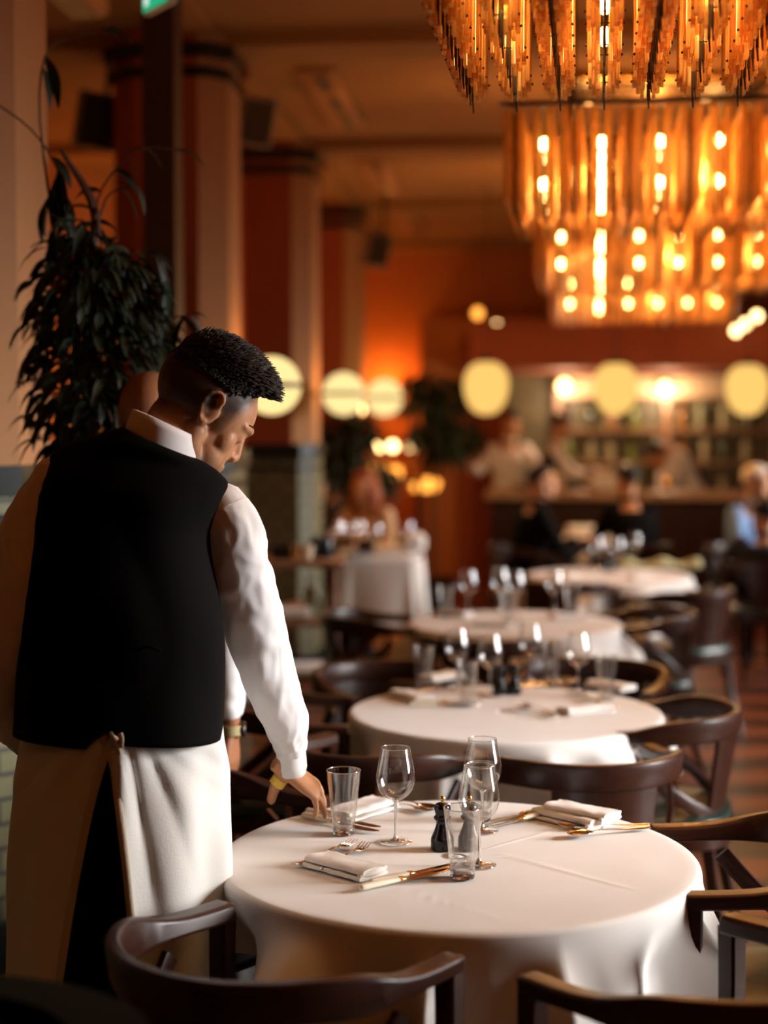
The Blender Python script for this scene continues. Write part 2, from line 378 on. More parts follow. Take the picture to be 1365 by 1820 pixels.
# ------------------------------------------------------------------ tables and cloths
def folds(seed, ks=(6, 9, 13)):
    rnd = random.Random(seed); ph = [rnd.uniform(0, 6.28) for _ in ks]; am = [rnd.uniform(.6, 1) for _ in ks]
    def f(a):
        s = 0
        for k, p, m in zip(ks, ph, am): s += m * math.sin(k * a + p + .5 * math.sin(3 * a + p))
        s /= sum(am) * .6
        w_ = a * ks[1] / 2 + ph[0] + .9 * math.sin(2 * a + ph[1]) + .35 * math.sin(5 * a + ph[-1])
        return .75 * (2.2 * (1 - abs(math.sin(w_))) ** 1.5 - .6) + .35 * s
    return f
def round_table(x, y, R, drops, seed, label, clabel, n=240, creases=(), amp=.095, rz=0):
    t = empty('round_table', (x, y, 0), 0, label, 'table', 'round dining tables')
    tp = MB().lathe([(R - .03, .70), (R - .02, .705), (R - .012, .72), (R - .02, .735), (R - .03, .738)], 48); tp.build('tabletop', mWood, t)
    MB().lathe([(.045, .06), (.04, .3), (.05, .6), (.12, .69), (.12, .70)], 20).build('pedestal', mIron, t)
    MB().lathe([(.24, 0), (.24, .02), (.10, .05), (.045, .07)], 32).build('foot', mIron, t)
    f = folds(seed); g = folds(seed + 5, (3, 5)); rings = []
    nt_ = 26 if n > 150 else 10; ns = 26 if n > 150 else 14
    def zt(px, py):
        z = 0
        for (x0, y0, x1, y1, h, wd_) in creases:
            dx, dy = x1 - x0, y1 - y0; L2 = dx * dx + dy * dy; q = ((px - x0) * dx + (py - y0) * dy) / L2
            if -.02 < q < 1.02:
                d = abs((px - x0) * dy - (py - y0) * dx) / math.sqrt(L2); z += h * math.exp(-(d / wd_) ** 2) * smooth(min(q + .02, 1.02 - q) * 10)
        return z + .0012 * fbm((px, py, 0), 5, seed)
    for i in range(1, nt_ + 1):
        r = (R - .014) * i / nt_
        rings.append([(r * math.cos(2 * math.pi * j / n), r * math.sin(2 * math.pi * j / n), .742 + zt(r * math.cos(2 * math.pi * j / n), r * math.sin(2 * math.pi * j / n))) for j in range(n)])
    for k in range(1, 5):
        a = k / 4 * math.pi / 2 * .9
        rings.append([((R - .014 + .014 * math.sin(a)) * math.cos(2 * math.pi * j / n), (R - .014 + .014 * math.sin(a)) * math.sin(2 * math.pi * j / n), .742 - .014 * (1 - math.cos(a))) for j in range(n)])
    for k in range(1, ns + 1):
        t_ = k / ns; ring = []
        for j in range(n):
            a = 2 * math.pi * j / n; deg = math.degrees(a); deg = deg - 360 if deg > 180 else deg
            L = keys(deg, drops) if isinstance(drops, list) else drops
            d = L * t_; fl = smooth(d / .14)
            r = R + fl * (.012 + .05 * d) + amp * fl * (f(a) * (.62 + 1.3 * d) + .35 * g(a)) * .9
            r += .006 * fl * fbm((math.cos(a) * 3, math.sin(a) * 3, d * 4), 1.6, seed)
            hem = .012 * math.sin(5 * a + seed) * t_
            ring.append((r * math.cos(a), r * math.sin(a), .729 - d - hem))
        rings.append(ring)
    m = MB(); m.loft(rings, cap=False)
    m.v.append((0, 0, .742)); c = len(m.v) - 1
    for j in range(n): m.f.append((c, j, (j + 1) % n)); m.mi.append(0)
    cl = m.build('tablecloth', mLinen, sm='all', loc=(x, y, 0), mods=[('SOLIDIFY', dict(thickness=.0025, offset=1))])
    tag(cl, clabel, 'tablecloth', 'white tablecloths'); return cl
T = [(.155, 3.28, .507), (.385, 4.97, .5), (.60, 7.22, .495), (1.37, 9.55, .5), (1.62, 12.6, .42)]
c1 = (onz(868, 1512, .742), onz(1135, 1582, .742)); c2 = (onz(700, 1575, .742), onz(900, 1635, .742)); c3 = (onz(870, 1508, .742), onz(1010, 1470, .742))
cre = []
for (a, b_), h in ((c1, .0022), (c2, .0014), (c3, .0012)): cre.append((a.x - .16, a.y - 3.28, b_.x - .16, b_.y - 3.28, h, .004))
round_table(*T[0], [(-180, .17), (-160, .13), (-140, .17), (-120, .25), (-104, .30), (-92, .46), (-60, .52), (-20, .46), (20, .36), (60, .3), (120, .22), (180, .17)], 3,
            'round dining table in the foreground beside the waiter', 'creased white tablecloth on the nearest table', creases=cre, n=360)
round_table(*T[1], [(-180, .28), (-120, .34), (-60, .42), (-25, .34), (-8, .2), (30, .25), (180, .28)], 11,
            'round dining table second from the front, behind the nearest one', 'white tablecloth on the second table from the front')
round_table(*T[2], .24, 21, 'round dining table third from the front', 'white tablecloth on the third table from the front', n=120)
round_table(*T[3], [(-180, .22), (-100, .3), (-60, .5), (0, .3), (90, .25), (180, .22)], 31, 'round dining table fourth from the front, by the seated dark-suited guest', 'white tablecloth on the fourth table, under the green cloth', n=120)
round_table(*T[4], .3, 41, 'small round table just before the bar front', 'white tablecloth on the small table nearest the bar', n=100)
# ------------------------------------------------------------------ chairs
def make_chair():
    t = empty('dining_chair', (0, 0, 0), 0, 'dark wooden tub chair with curved back rail', 'chair', 'dark curved-back dining chairs')
    Wd, yb, ya = .265, -.30, .215
    def path(s):     # s -1 (left arm end) .. 1 (right arm end): half circle with short straight arms
        kk = .74; a_ = max(-1, min(1, s / kk)) * math.pi / 2; st_ = max(0, abs(s) - kk) / (1 - kk)
        return Vector((.262 * math.sin(a_) * (1 - .02 * st_), .262 * (1 - math.cos(a_)) - .262 + .19 * st_, .745 - .025 * smooth((abs(s) - .4) / .6)))
    def path0(s):
        a = s * math.pi / 2 * 1.02
        k = abs(s)
        x = Wd * math.copysign(abs(math.sin(a)) ** .72, s) if s else 0
        if k < .62: y = yb + (.24) * (1 - math.cos(a * 1.18)) ** 1.05
        else: y = yb + .24 * (1 - math.cos(.62 * math.pi / 2 * 1.02 * 1.18)) ** 1.05 + (k - .62) / .38 * (ya - (yb + .24 * (1 - math.cos(.62 * math.pi / 2 * 1.02 * 1.18)) ** 1.05))
        z = .745 - .075 * smooth((k - .35) / .65)
        return Vector((x, y, z))
    P = [path(-1 + 2 * i / 56) for i in range(57)]
    hw, tk = [], []
    for i, p in enumerate(P):
        tg = (P[min(i + 1, 56)] - P[max(i - 1, 0)]).normalized(); out = Vector((tg.y, -tg.x, 0)).normalized()
        k = abs(-1 + 2 * i / 56); w = smooth((k - .55) / .3)
        tk.append(Vector((0, 0, lerp(.036, .017, w))) + out * .004)
        hw.append(out * lerp(.014, .025, w))
    MB().strip(P, hw, tk).build('back_rail', mWood, t, mods=[('BEVEL', dict(width=.004, segments=2))])
    # curved back panel
    R = []
    for zi in range(8):
        z = lerp(.45, .72, zi / 7); q = zi / 7
        ring = []
        for off in (0.006, -.006):
            rr = []
            for i in range(9):
                p = path(lerp(-.27, .27, i / 8) * lerp(.85, 1, q)); yy = p.y + lerp(.045, 0, q) - off * -1
                rr.append(Vector((p.x, yy, z)))
            ring += rr if off > 0 else rr[::-1]
        R.append(ring)
    MB().loft(R).build('back_panel', mWood, t)
    for sx in (-1, 1):
        # sweeping side brace from the rail down to the back of the seat
        q = cr([(sx * .258, .03, .675), (sx * .245, -.04, .60), (sx * .205, -.12, .535), (sx * .14, -.185, .485), (sx * .08, -.21, .455)], 16)
        pts = [Vector(a) for a in q]; ww, tt = [], []
        for i, p in enumerate(pts):
            tg = (pts[min(i + 1, 15)] - pts[max(i - 1, 0)]).normalized(); out = Vector((p.x, p.y - .05, 0)).normalized()
            ww.append(out * .009); tt.append(tg.cross(out).normalized() * .019)
        MB().strip(pts, ww, tt).build('side_brace', mWood, t)
        # front post: arm end down to the floor
        a = path(sx)
        q = cr([(a.x, a.y - .012, a.z - .005), (a.x * 1.0, a.y - .012, .55), (a.x * .93, a.y - .004, .42), (a.x * .9, a.y + .01, .2), (a.x * .93, a.y + .02, 0)], 18)
        pts = [Vector(b) for b in q]
        MB().strip(pts, [Vector((lerp(.021, .015, i / 17), 0, 0)) for i in range(18)], [Vector((0, lerp(.021, .015, i / 17), 0)) for i in range(18)]).build('leg', mWood, t)
        q = cr([(sx * .15, -.19, .44), (sx * .155, -.22, .22), (sx * .17, -.28, 0)], 12); pts = [Vector(b) for b in q]
        MB().strip(pts, [Vector((lerp(.02, .014, i / 11), 0, 0)) for i in range(12)], [Vector((0, lerp(.02, .014, i / 11), 0)) for i in range(12)]).build('leg', mWood, t)
    def seat_ring(k, z):
        r = []
        for i in range(40):
            a = 2 * math.pi * i / 40; c, s_ = math.cos(a), math.sin(a)
            e = .45 if s_ > 0 else .7
            r.append(Vector((k * .235 * math.copysign(abs(c) ** e, c), -.015 + k * .235 * math.copysign(abs(s_) ** e, s_), z)))
        return r
    MB().loft([seat_ring(1, .385), seat_ring(1.03, .39), seat_ring(1.03, .435), seat_ring(1, .44)]).build('seat_frame', mWood, t)
    MB().loft([seat_ring(.97, .44), seat_ring(1.0, .455), seat_ring(.98, .475), seat_ring(.85, .487), seat_ring(.45, .492), seat_ring(.02, .493)]).build('seat_cushion', mTeal, t)
    return t
ch0 = make_chair()
def aim(dx, dy): return math.atan2(-dx, dy)
CH = [  # x, y, facing dx, dy, label
    (-.20, 2.68, .57, .82, 'dark wooden tub chair at the lower left, its rail curving under the nearest cloth'),
    (.56, 2.60, -.62, .78, 'dark tub chair at the bottom right corner with both arm posts toward the nearest table'),
    (.79, 3.29, -1, .04, 'dark curved-back chair at the right edge of the picture beside the nearest table'),
    (-.43, 3.70, .62, -.34, 'dark chair behind the waiter\'s apron at the left of the nearest table'),
    (.535, 4.26, -.13, .75, 'dark curved-back chair seen from behind, right behind the folded napkin of the nearest table'),
    (-.03, 4.36, .42, .72, 'dark curved-back chair seen from behind, beyond the waiter\'s outstretched hand'),
    (-.30, 5.02, 1, .0, 'dark chair tucked against the left side of the second table'),
    (.02, 5.55, .55, -.85, 'dark chair behind the far left side of the second table'),
    (.83, 4.86, -.95, .3, 'round-railed dark chair at the right side of the second table with orange reflections'),
    (.74, 5.62, -.42, -.9, 'dark chair at the far right of the second table, its rail rising to the right'),
    (-.02, 7.30, 1, .1, 'dark chair at the left of the third table beside the service shelf'),
    (.42, 6.58, .2, .9, 'dark chair in front of the third table, behind the stemmed glasses'),
    (1.19, 7.36, -1, -.1, 'dark chair at the right end of the third table, catching an orange glint'),
    (1.60, 8.45, -.6, .8, 'dark chair with visible legs standing before the fourth table'),
    (1.02, 8.95, .3, .75, 'dark chair tucked against the near left of the fourth table'),
    (2.48, 10.2, .1, 1, 'dark chair at the far right edge under the seated guest in the dark coat'),
]
CH += [(-.675, 11.3, 1, .15, 'dark chair under the guest at the left end of the far long table'),
    (-.51, 12.3, -.2, -1, 'dark chair under the guest resting a hand by the face'),
    (-.096, 11.95, -.5, -1, 'dark chair under the auburn-haired guest'),
    (1.03, 11.4, 1, .2, 'dark chair under the black-clad guest left of the stacked linen'),
    (1.86, 11.7, -.3, 1, 'dark chair under the dark-coated guest behind the fourth table'),
    (2.61, 11.4, .6, -.8, 'dark chair under the white-haired guest')]
for (x, y, dx, dy, lb) in CH: place(ch0, (x, y, 0), aim(dx, dy), lb, 'dark curved-back dining chairs')
# foreground upholstered chair top, lower left
t = empty('velvet_armchair', (-.60, 2.06, 0), 0, 'dark olive velvet chair back at the bottom left corner', 'armchair')
m = MB(); R = []
for zi, (z, k) in enumerate(((.40, .8), (.6, .82), (.82, .83), (.865, .79), (.882, .68))):
    r = []
    for i in range(25):
        a = math.pi * i / 24; r.append(Vector((.30 * k * math.cos(a), -.04 + .26 * k * math.sin(a) - .1, z)))
    for i in range(24, -1, -1):
        a = math.pi * i / 24; r.append(Vector((.21 / k * math.cos(a), -.04 + .17 / k * math.sin(a) - .1, z)))
    R.append(r)
m.loft(R).build('backrest', mOlive, t)
MB().box((0, -.10, .40), (.4, .40, .12), b=.03).build('seat', mOlive, t)
for sx in (-1, 1):
    for sy in (-1, 1): MB().tube([(sx * .2, sy * .17 - .1, .36), (sx * .22, sy * .19 - .1, 0)], [.02, .014], 10).build('leg', mWood, t)
# ------------------------------------------------------------------ tableware
def wine_glass():
    t = empty('wine_glass', (0, 0, 0), 0, 'stemmed wine glass', 'wine glass')
    o_ = [(.004, .090), (.010, .092), (.024, .100), (.036, .114), (.0425, .135), (.0415, .155), (.037, .178), (.0315, .207)]
    q = cr(o_, 22); MB().loft([[Vector((r * math.cos(2 * math.pi * j / 32), r * math.sin(2 * math.pi * j / 32), z)) for j in range(32)] for r, z in q], cap=False).build('bowl', mGlass, t, sm='all')
    rim = [Vector((.0315 * math.cos(a * math.pi / 20), .0315 * math.sin(a * math.pi / 20), .207)) for a in range(41)]
    MB().tube(rim, .0007, 6, caps=False).build('rim', mGlassB, t, sm='all')
    MB().lathe(cr([(.0085, .0925), (.0055, .088), (.0036, .078), (.0032, .045), (.0034, .02), (.006, .008), (.014, .004)], 16), 20).build('stem', mGlassB, t, sm='all')
    MB().lathe([(.036, .0), (.037, .001), (.036, .0022), (.014, .0042), (.006, .008)], 32).build('foot', mGlass, t, sm='all')
    return t
def tumbler():
    t = empty('water_tumbler', (0, 0, 0), 0, 'clear glass water tumbler', 'tumbler')
    q = [(.0245, .012), (.0285, .05), (.0335, .10), (.0385, .143)]
    MB().loft([[Vector((r * math.cos(2 * math.pi * j / 32), r * math.sin(2 * math.pi * j / 32), z)) for j in range(32)] for r, z in q], cap=False).build('side', mGlass, t, sm='all')
    MB().loft([[Vector((r * math.cos(2 * math.pi * j / 32), r * math.sin(2 * math.pi * j / 32), z)) for j in range(32)] for r, z in ((.023, .012), (.027, .05), (.032, .10), (.037, .143))], cap=False).build('side', mGlass, t, sm='all')
    rim = [Vector((.0378 * math.cos(a * math.pi / 20), .0378 * math.sin(a * math.pi / 20), .143)) for a in range(41)]
    MB().tube(rim, .0011, 6, caps=False).build('rim', mGlassB, t, sm='all')
    MB().lathe([(.021, 0), (.0235, .001), (.0245, .004), (.0247, .012), (.0235, .015), (.012, .0125), (.002, .012)], 32).build('base', mGlassB, t)
    return t
def mill():
    t = empty('pepper_mill', (0, 0, 0), 0, 'black turned pepper mill', 'pepper mill')
    MB().lathe(cr([(.0235, 0), (.0245, .004), (.0245, .022), (.022, .03), (.017, .042), (.0135, .053), (.0135, .060), (.018, .066)], 26), 28).build('body', mMill, t)
    MB().lathe(cr([(.018, .067), (.0185, .070), (.015, .074), (.0165, .082), (.018, .090), (.014, .098), (.006, .101)], 22), 28).build('head', mMill, t)
    MB().lathe([(.003, .100), (.003, .104), (.006, .106), (.007, .110), (.005, .114), (.001, .115)], 16).build('knob', mGold, t)
    return t
def cutlery(kind):
    t = empty(kind, (0, 0, 0), 0, 'polished %s' % kind.replace('_', ' '), kind.replace('table_', ''))
    if kind == 'table_knife':     # handle toward -x, blade toward +x
        MB().tube([(-.105, 0, .007), (-.06, 0, .008), (-.012, 0, .0075)], [.0085, .0088, .0065], 14, n=12, flat=.75).build('handle', mIvory, t)
        MB().tube([(-.014, 0, .0075), (-.006, 0, .007), (.0, 0, .007)], [.0072, .0075, .005], 12, flat=.8).build('ferrule', mGold, t)
        R = []
        for x, w, o in ((.0, .005, 0), (.01, .009, 0), (.06, .0105, .0), (.095, .010, .001), (.112, .006, .004), (.12, .001, .007)):
            R.append([Vector((x, -w + o, .0055)), Vector((x, -w * .3 + o, .0068)), Vector((x, w * .8 + o, .0072)), Vector((x, w * .8 + o, .0052))])
        MB().loft(R).build('blade', mSilver, t, sm=False)
    else:
        q = cr([(-.11, .002, .0075), (-.09, .0, .006), (-.03, 0, .008), (.02, 0, .012), (.04, 0, .008)], 18)
        wd_ = cr([(.007, 0), (.0085, 0), (.0035, 0), (.003, 0), (.005, 0)], 18)
        MB().tube([Vector(a) for a in q], [w[0] for w in wd_], 10, flat=.35).build('handle', mSilver, t)
        if kind == 'table_fork':
            R = []
            for x, w, z in ((.035, .005, .009), (.045, .0105, .006), (.06, .0125, .006), (.066, .0125, .0065)):
                R.append([Vector((x, -w, z)), Vector((x, w, z)), Vector((x, w, z + .002)), Vector((x, -w, z + .002))])
            m = MB().loft(R)
            for k in range(4):
                yy = -.0108 + k * .0072; m.tube([(.064, yy, .0075), (.08, yy, .008), (.098, yy * .96, .013)], [.0018, .0016, .0009], 8)
            m.build('tines', mSilver, t)
        else:
            R = []; N_ = 16
            for k in range(7):
                u = k / 6; rr = [Vector((.065 + .031 * u * math.cos(2 * math.pi * j / N_), .0195 * u * math.sin(2 * math.pi * j / N_), .0035 + .008 * u * u)) for j in range(N_)]
                R.append(rr if k else [Vector((.065 + .001 * math.cos(2 * math.pi * j / N_), .001 * math.sin(2 * math.pi * j / N_), .0035)) for j in range(N_)])
            MB().loft(R, cap=False).build('bowl', mSilver, t, sm='all', mods=[('SOLIDIFY', dict(thickness=.0012, offset=1))])
    return t
def napkin(L=.16, Wn=.075, h=.012, seed=0):
    m = MB(); N = 20; R = []
    for i in range(N + 1):
        x = -L / 2 + L * i / N; r = []
        for j in range(24):
            a = 2 * math.pi * j / 24; c, s = math.cos(a), math.sin(a)
            y = Wn / 2 * math.copysign(abs(c) ** .35, c); z = h / 2 + h / 2 * math.copysign(abs(s) ** .5, s)
            if s > 0: z += .0025 * fbm((x, y, 0), 25, seed) + .002 * math.sin(y * 90 + seed)
            r.append(Vector((x + .003 * fbm((y, z, 0), 30, seed), y + .003 * fbm((x, z, 1), 20, seed), max(z, .0003))))
        R.append(r)
    return m.loft(R)
def make_napkin(seed=0, L=.17, Wn=.085):
    t = empty('folded_napkin', (0, 0, 0), 0, 'folded white napkin', 'napkin')
    napkin(L, Wn, .009, seed).build('lower_fold', mNapkin, t)
    o = napkin(L * .97, Wn * .86, .012, seed + 3).build('upper_fold', mNapkin, t); o.location = (.002, .004, .0085)
    MB().tube([(L * .46, -Wn * .40, .010), (L * .49, 0, .012), (L * .46, Wn * .40, .011)], [.006, .008, .006], 12, n=10).build('rolled_edge', mNapkin, t)
    return t
WG, TU, MI, KN, FO, SP, NA = wine_glass(), tumbler(), mill(), cutlery('table_knife'), cutlery('table_fork'), cutlery('table_spoon'), make_napkin()
TZ = .7445
def put(proto, px, py, label, group, px2=None, py2=None, z=TZ, rz=0, s=None):
    p = onz(px, py, z)
    if px2 is not None:
        q = onz(px2, py2, z); rz = math.atan2(q.y - p.y, q.x - p.x); p = (p + q) / 2
    return place(proto, p, rz, label, group, s=s)
g = 'wine glasses on the nearest table'
put(WG, 703, 1496, 'large clear wine glass standing left of the pepper mills on the nearest table', g)
put(WG, 851, 1537, 'wine glass closest behind the tumbler on the nearest table', g)
put(WG, 857, 1476, 'wine glass at the far side of the nearest table, overlapped by another', g)
g = 'tumblers on the nearest table'
put(TU, 611, 1482, 'water tumbler beside the waiter\'s hand', g, rz=.2)
put(TU, 822, 1560, 'water tumbler in front of the black pepper mills', g)
put(TU, 856, 1456, 'water tumbler behind the overlapping wine glasses at the far side of the nearest table', g, s=.9)
g = 'black mills on the nearest table'
put(MI, 786, 1509, 'black pepper mill with brass knob left of the near tumbler', g)
put(MI, 834, 1508, 'black pepper mill seen through the near tumbler', g)
g = 'napkins on the nearest table'
put(NA, 540, 1528, 'folded napkin with forks under it at the near left of the nearest table', g, 685, 1566, s=1.0)
put(NA, 970, 1438, 'upper folded napkin at the right of the nearest table', g, 1095, 1462, z=TZ + .012)
NB = make_napkin(7, .18, .09)
put(NB, 955, 1446, 'lower folded napkin under another at the right of the nearest table', g, 1072, 1474, z=TZ)
put(NB, 600, 1458, 'folded napkin behind the tumbler next to the waiter\'s hand', g, 685, 1432)
g = 'cutlery on the nearest table'
put(FO, 524, 1545, 'fork lying under the near left napkin, its tines to the left', g, 640, 1497)
put(FO, 560, 1558, 'fork lying under the near left napkin, its tines to the right', g, 668, 1498)
put(KN, 645, 1583, 'ivory-handled knife along the near left napkin', g, 792, 1552)
put(KN, 668, 1572, 'second knife behind the ivory-handled one by the near left napkin', g, 800, 1543)
put(KN, 528, 1450, 'knife just under the waiter\'s fingertips', g, 676, 1484)
put(KN, 545, 1445, 'knife beside the one under the waiter\'s fingertips', g, 668, 1474)
put(KN, 986, 1440, 'dark-reflecting knife pointing from the right napkins to the glasses', g, 862, 1466)
put(KN, 978, 1449, 'knife beside the dark-reflecting one near the right napkins', g, 866, 1474)
put(FO, 1132, 1471, 'fork before the right napkins with its tines to the left', g, 1006, 1474)
put(SP, 1124, 1478, 'spoon before the right napkins', g, 1030, 1488)
put(FO, 680, 1430, 'fork at the far left of the nearest table behind the large wine glass', g, 752, 1444)
put(SP, 684, 1424, 'spoon at the far left of the nearest table behind the large wine glass', g, 762, 1440)
g = 'wine glasses on the second table'
for x, y, l in ((812, 1222, 'leftmost stemmed glass on the second table'), (871, 1236, 'stemmed glass left of the mills on the second table'), (942, 1212, 'stemmed glass right behind the mills on the second table'), (1027, 1232, 'rightmost stemmed glass on the second table')): put(WG, x, y, l, g)
g = 'tumblers on the second table'
for x, y, l in ((753, 1222, 'leftmost tumbler on the second table'), (830, 1253, 'tumbler in front of the left stemmed glasses of the second table'), (980, 1210, 'tumbler between the right stemmed glasses of the second table'), (1077, 1241, 'rightmost tumbler on the second table')): put(TU, x, y, l, g)
g = 'black mills on the second table'
put(MI, 888, 1233, 'left one of the two black mills on the second table', g); put(MI, 914, 1233, 'right one of the two black mills on the second table', g)
g = 'napkins on the second table'
for a, l in (((695, 1232, 765, 1252), 'folded napkin at the near left of the second table'), ((995, 1270, 1085, 1262), 'folded napkin at the near right of the second table'), ((755, 1212, 812, 1202), 'folded napkin at the far left of the second table'), ((1055, 1218, 1115, 1228), 'folded napkin at the far right of the second table')):
    put(NA, a[0], a[1], l, g, a[2], a[3])
g = 'cutlery on the second table'
for pr, a, l in ((KN, (735, 1256, 838, 1256), 'knife at the near left of the second table'), (KN, (748, 1250, 842, 1249), 'second knife behind the near left one on the second table'), (FO, (985, 1272, 930, 1254), 'fork left of the near right napkin of the second table'), (SP, (975, 1276, 925, 1262), 'spoon left of the near right napkin of the second table'),
                 (KN, (1030, 1240, 1105, 1266), 'knife crossing behind the near right napkin of the second table'), (FO, (940, 1222, 1005, 1217), 'fork at the far middle of the second table'), (SP, (960, 1218, 1015, 1214), 'spoon at the far middle of the second table'), (FO, (735, 1232, 790, 1226), 'fork by the leftmost tumbler of the second table')):
    put(pr, a[0], a[1], l, g, a[2], a[3])
g = 'wine glasses on the third table'
for x, y, l in ((832, 1090, 'leftmost stemmed glass on the third table'), (888, 1085, 'second stemmed glass from the left on the third table'), (916, 1092, 'third stemmed glass from the left on the third table'), (985, 1088, 'rightmost stemmed glass on the third table')): put(WG, x, y, l, g)
g = 'tumblers on the third table'
for x, y, l in ((792, 1096, 'leftmost tumbler on the third table'), (903, 1104, 'middle tumbler on the third table'), (1016, 1098, 'rightmost tumbler on the third table')): put(TU, x, y, l, g)
g = 'napkins on the third table'
for a, l in (((780, 1092, 832, 1096), 'folded napkin at the left of the third table'), ((840, 1112, 905, 1113), 'folded napkin at the near middle of the third table'), ((985, 1100, 1035, 1098), 'folded napkin at the right of the third table')): put(NA, a[0], a[1], l, g, a[2], a[3])
g = 'wine glasses on the fourth table'
for x, y, l in ((1060, 1012, 'left stemmed glass on the fourth table'), (1096, 1015, 'middle stemmed glass on the fourth table'), (1128, 1005, 'right stemmed glass on the fourth table')): put(WG, x, y, l, g)
put(MI, 1078, 1014, 'left black mill on the fourth table', 'black mills on the fourth table'); put(MI, 1088, 1012, 'right black mill on the fourth table', 'black mills on the fourth table')
put(NA, 975, 1022, 'folded napkin at the left of the fourth table', 'napkins on the fourth table', 1030, 1028)
put(NA, 1110, 1030, 'folded napkin at the near right of the fourth table', 'napkins on the fourth table', 1165, 1025)
m = MB(); R = []
for i in range(13):
    u = i / 12; R.append([Vector((lerp(-.26, .26, j / 16), lerp(-.1, .12, u), .012 + .05 * math.sin(math.pi * u) * (.6 + .4 * math.sin(j * .9)) + .008 * fbm((j, i, 0), .6, 2))) for j in range(17)])
m.loft(R, cap=False, close=False)
p = onz(1170, 1008, .745)
tag(m.build('crumpled_cloth', mat('pale_green_cloth', (.50, .50, .28), .9), sm='all', loc=p, mods=[('SOLIDIFY', dict(thickness=.01))]), 'pale green crumpled cloth on the fourth table', 'cloth')
# ------------------------------------------------------------------ chandeliers: modules of hanging glass slabs on dark bars
CHX = (1060 - CX) / FPX
def chan_pt(u, d, z): k = math.atan(CHX); return Vector((u * math.cos(k) + d * CHX, d - u * math.sin(k), z))
ROD = []
def rod_shapes():
    g_ = MB()
    for sx in (-1, 1):
        for k in range(3):
            x = sx * (.009 + .009 * k + .004); g_.box((x, (.004 if k % 2 else -.004), -.17 + .006 * k), (.0085, .03, .335 - .012 * k), b=.001)
    b_ = MB(); b_.box((0, 0, -.17), (.006, .010, .335)); b_.tube([(-.036, 0, -.30), (.036, 0, -.30)], .0014, 6)
    for sx in (-1, 1): b_.ell((sx * .037, 0, -.30), (.003,) * 3, seg=8, rows=6)
    b_.tube([(0, 0, -.335), (.002, -.003, -.362)], [.0025, .002], 6)
    return g_, b_
def mesh_of(mb, m, sm):
    o = mb.build('tmp', m, sm=sm); me = o.data; bpy.data.objects.remove(o); return me
gs, bs = rod_shapes(); meG = mesh_of(gs, mAmber, False); meB = mesh_of(bs, mIron, True)
meG.name = 'glass_rod'; meB.name = 'rod_holder'
ZT = 2.735
mBulbMesh = MB().ell((0, 0, 0), (.016, .016, .022), seg=12, rows=8)
meL = mesh_of(mBulbMesh, mBulb, True); meL.name = 'bulb'
NAMES = ['nearest amber glass chandelier, cut by the top edge of the picture', 'second amber glass chandelier, large and glowing at the right', 'third amber glass chandelier, just below the large glowing one', 'farthest and lowest amber glass chandelier of the row']
NAMES.append('unseen amber glass chandelier added overhead to give warm fill light')
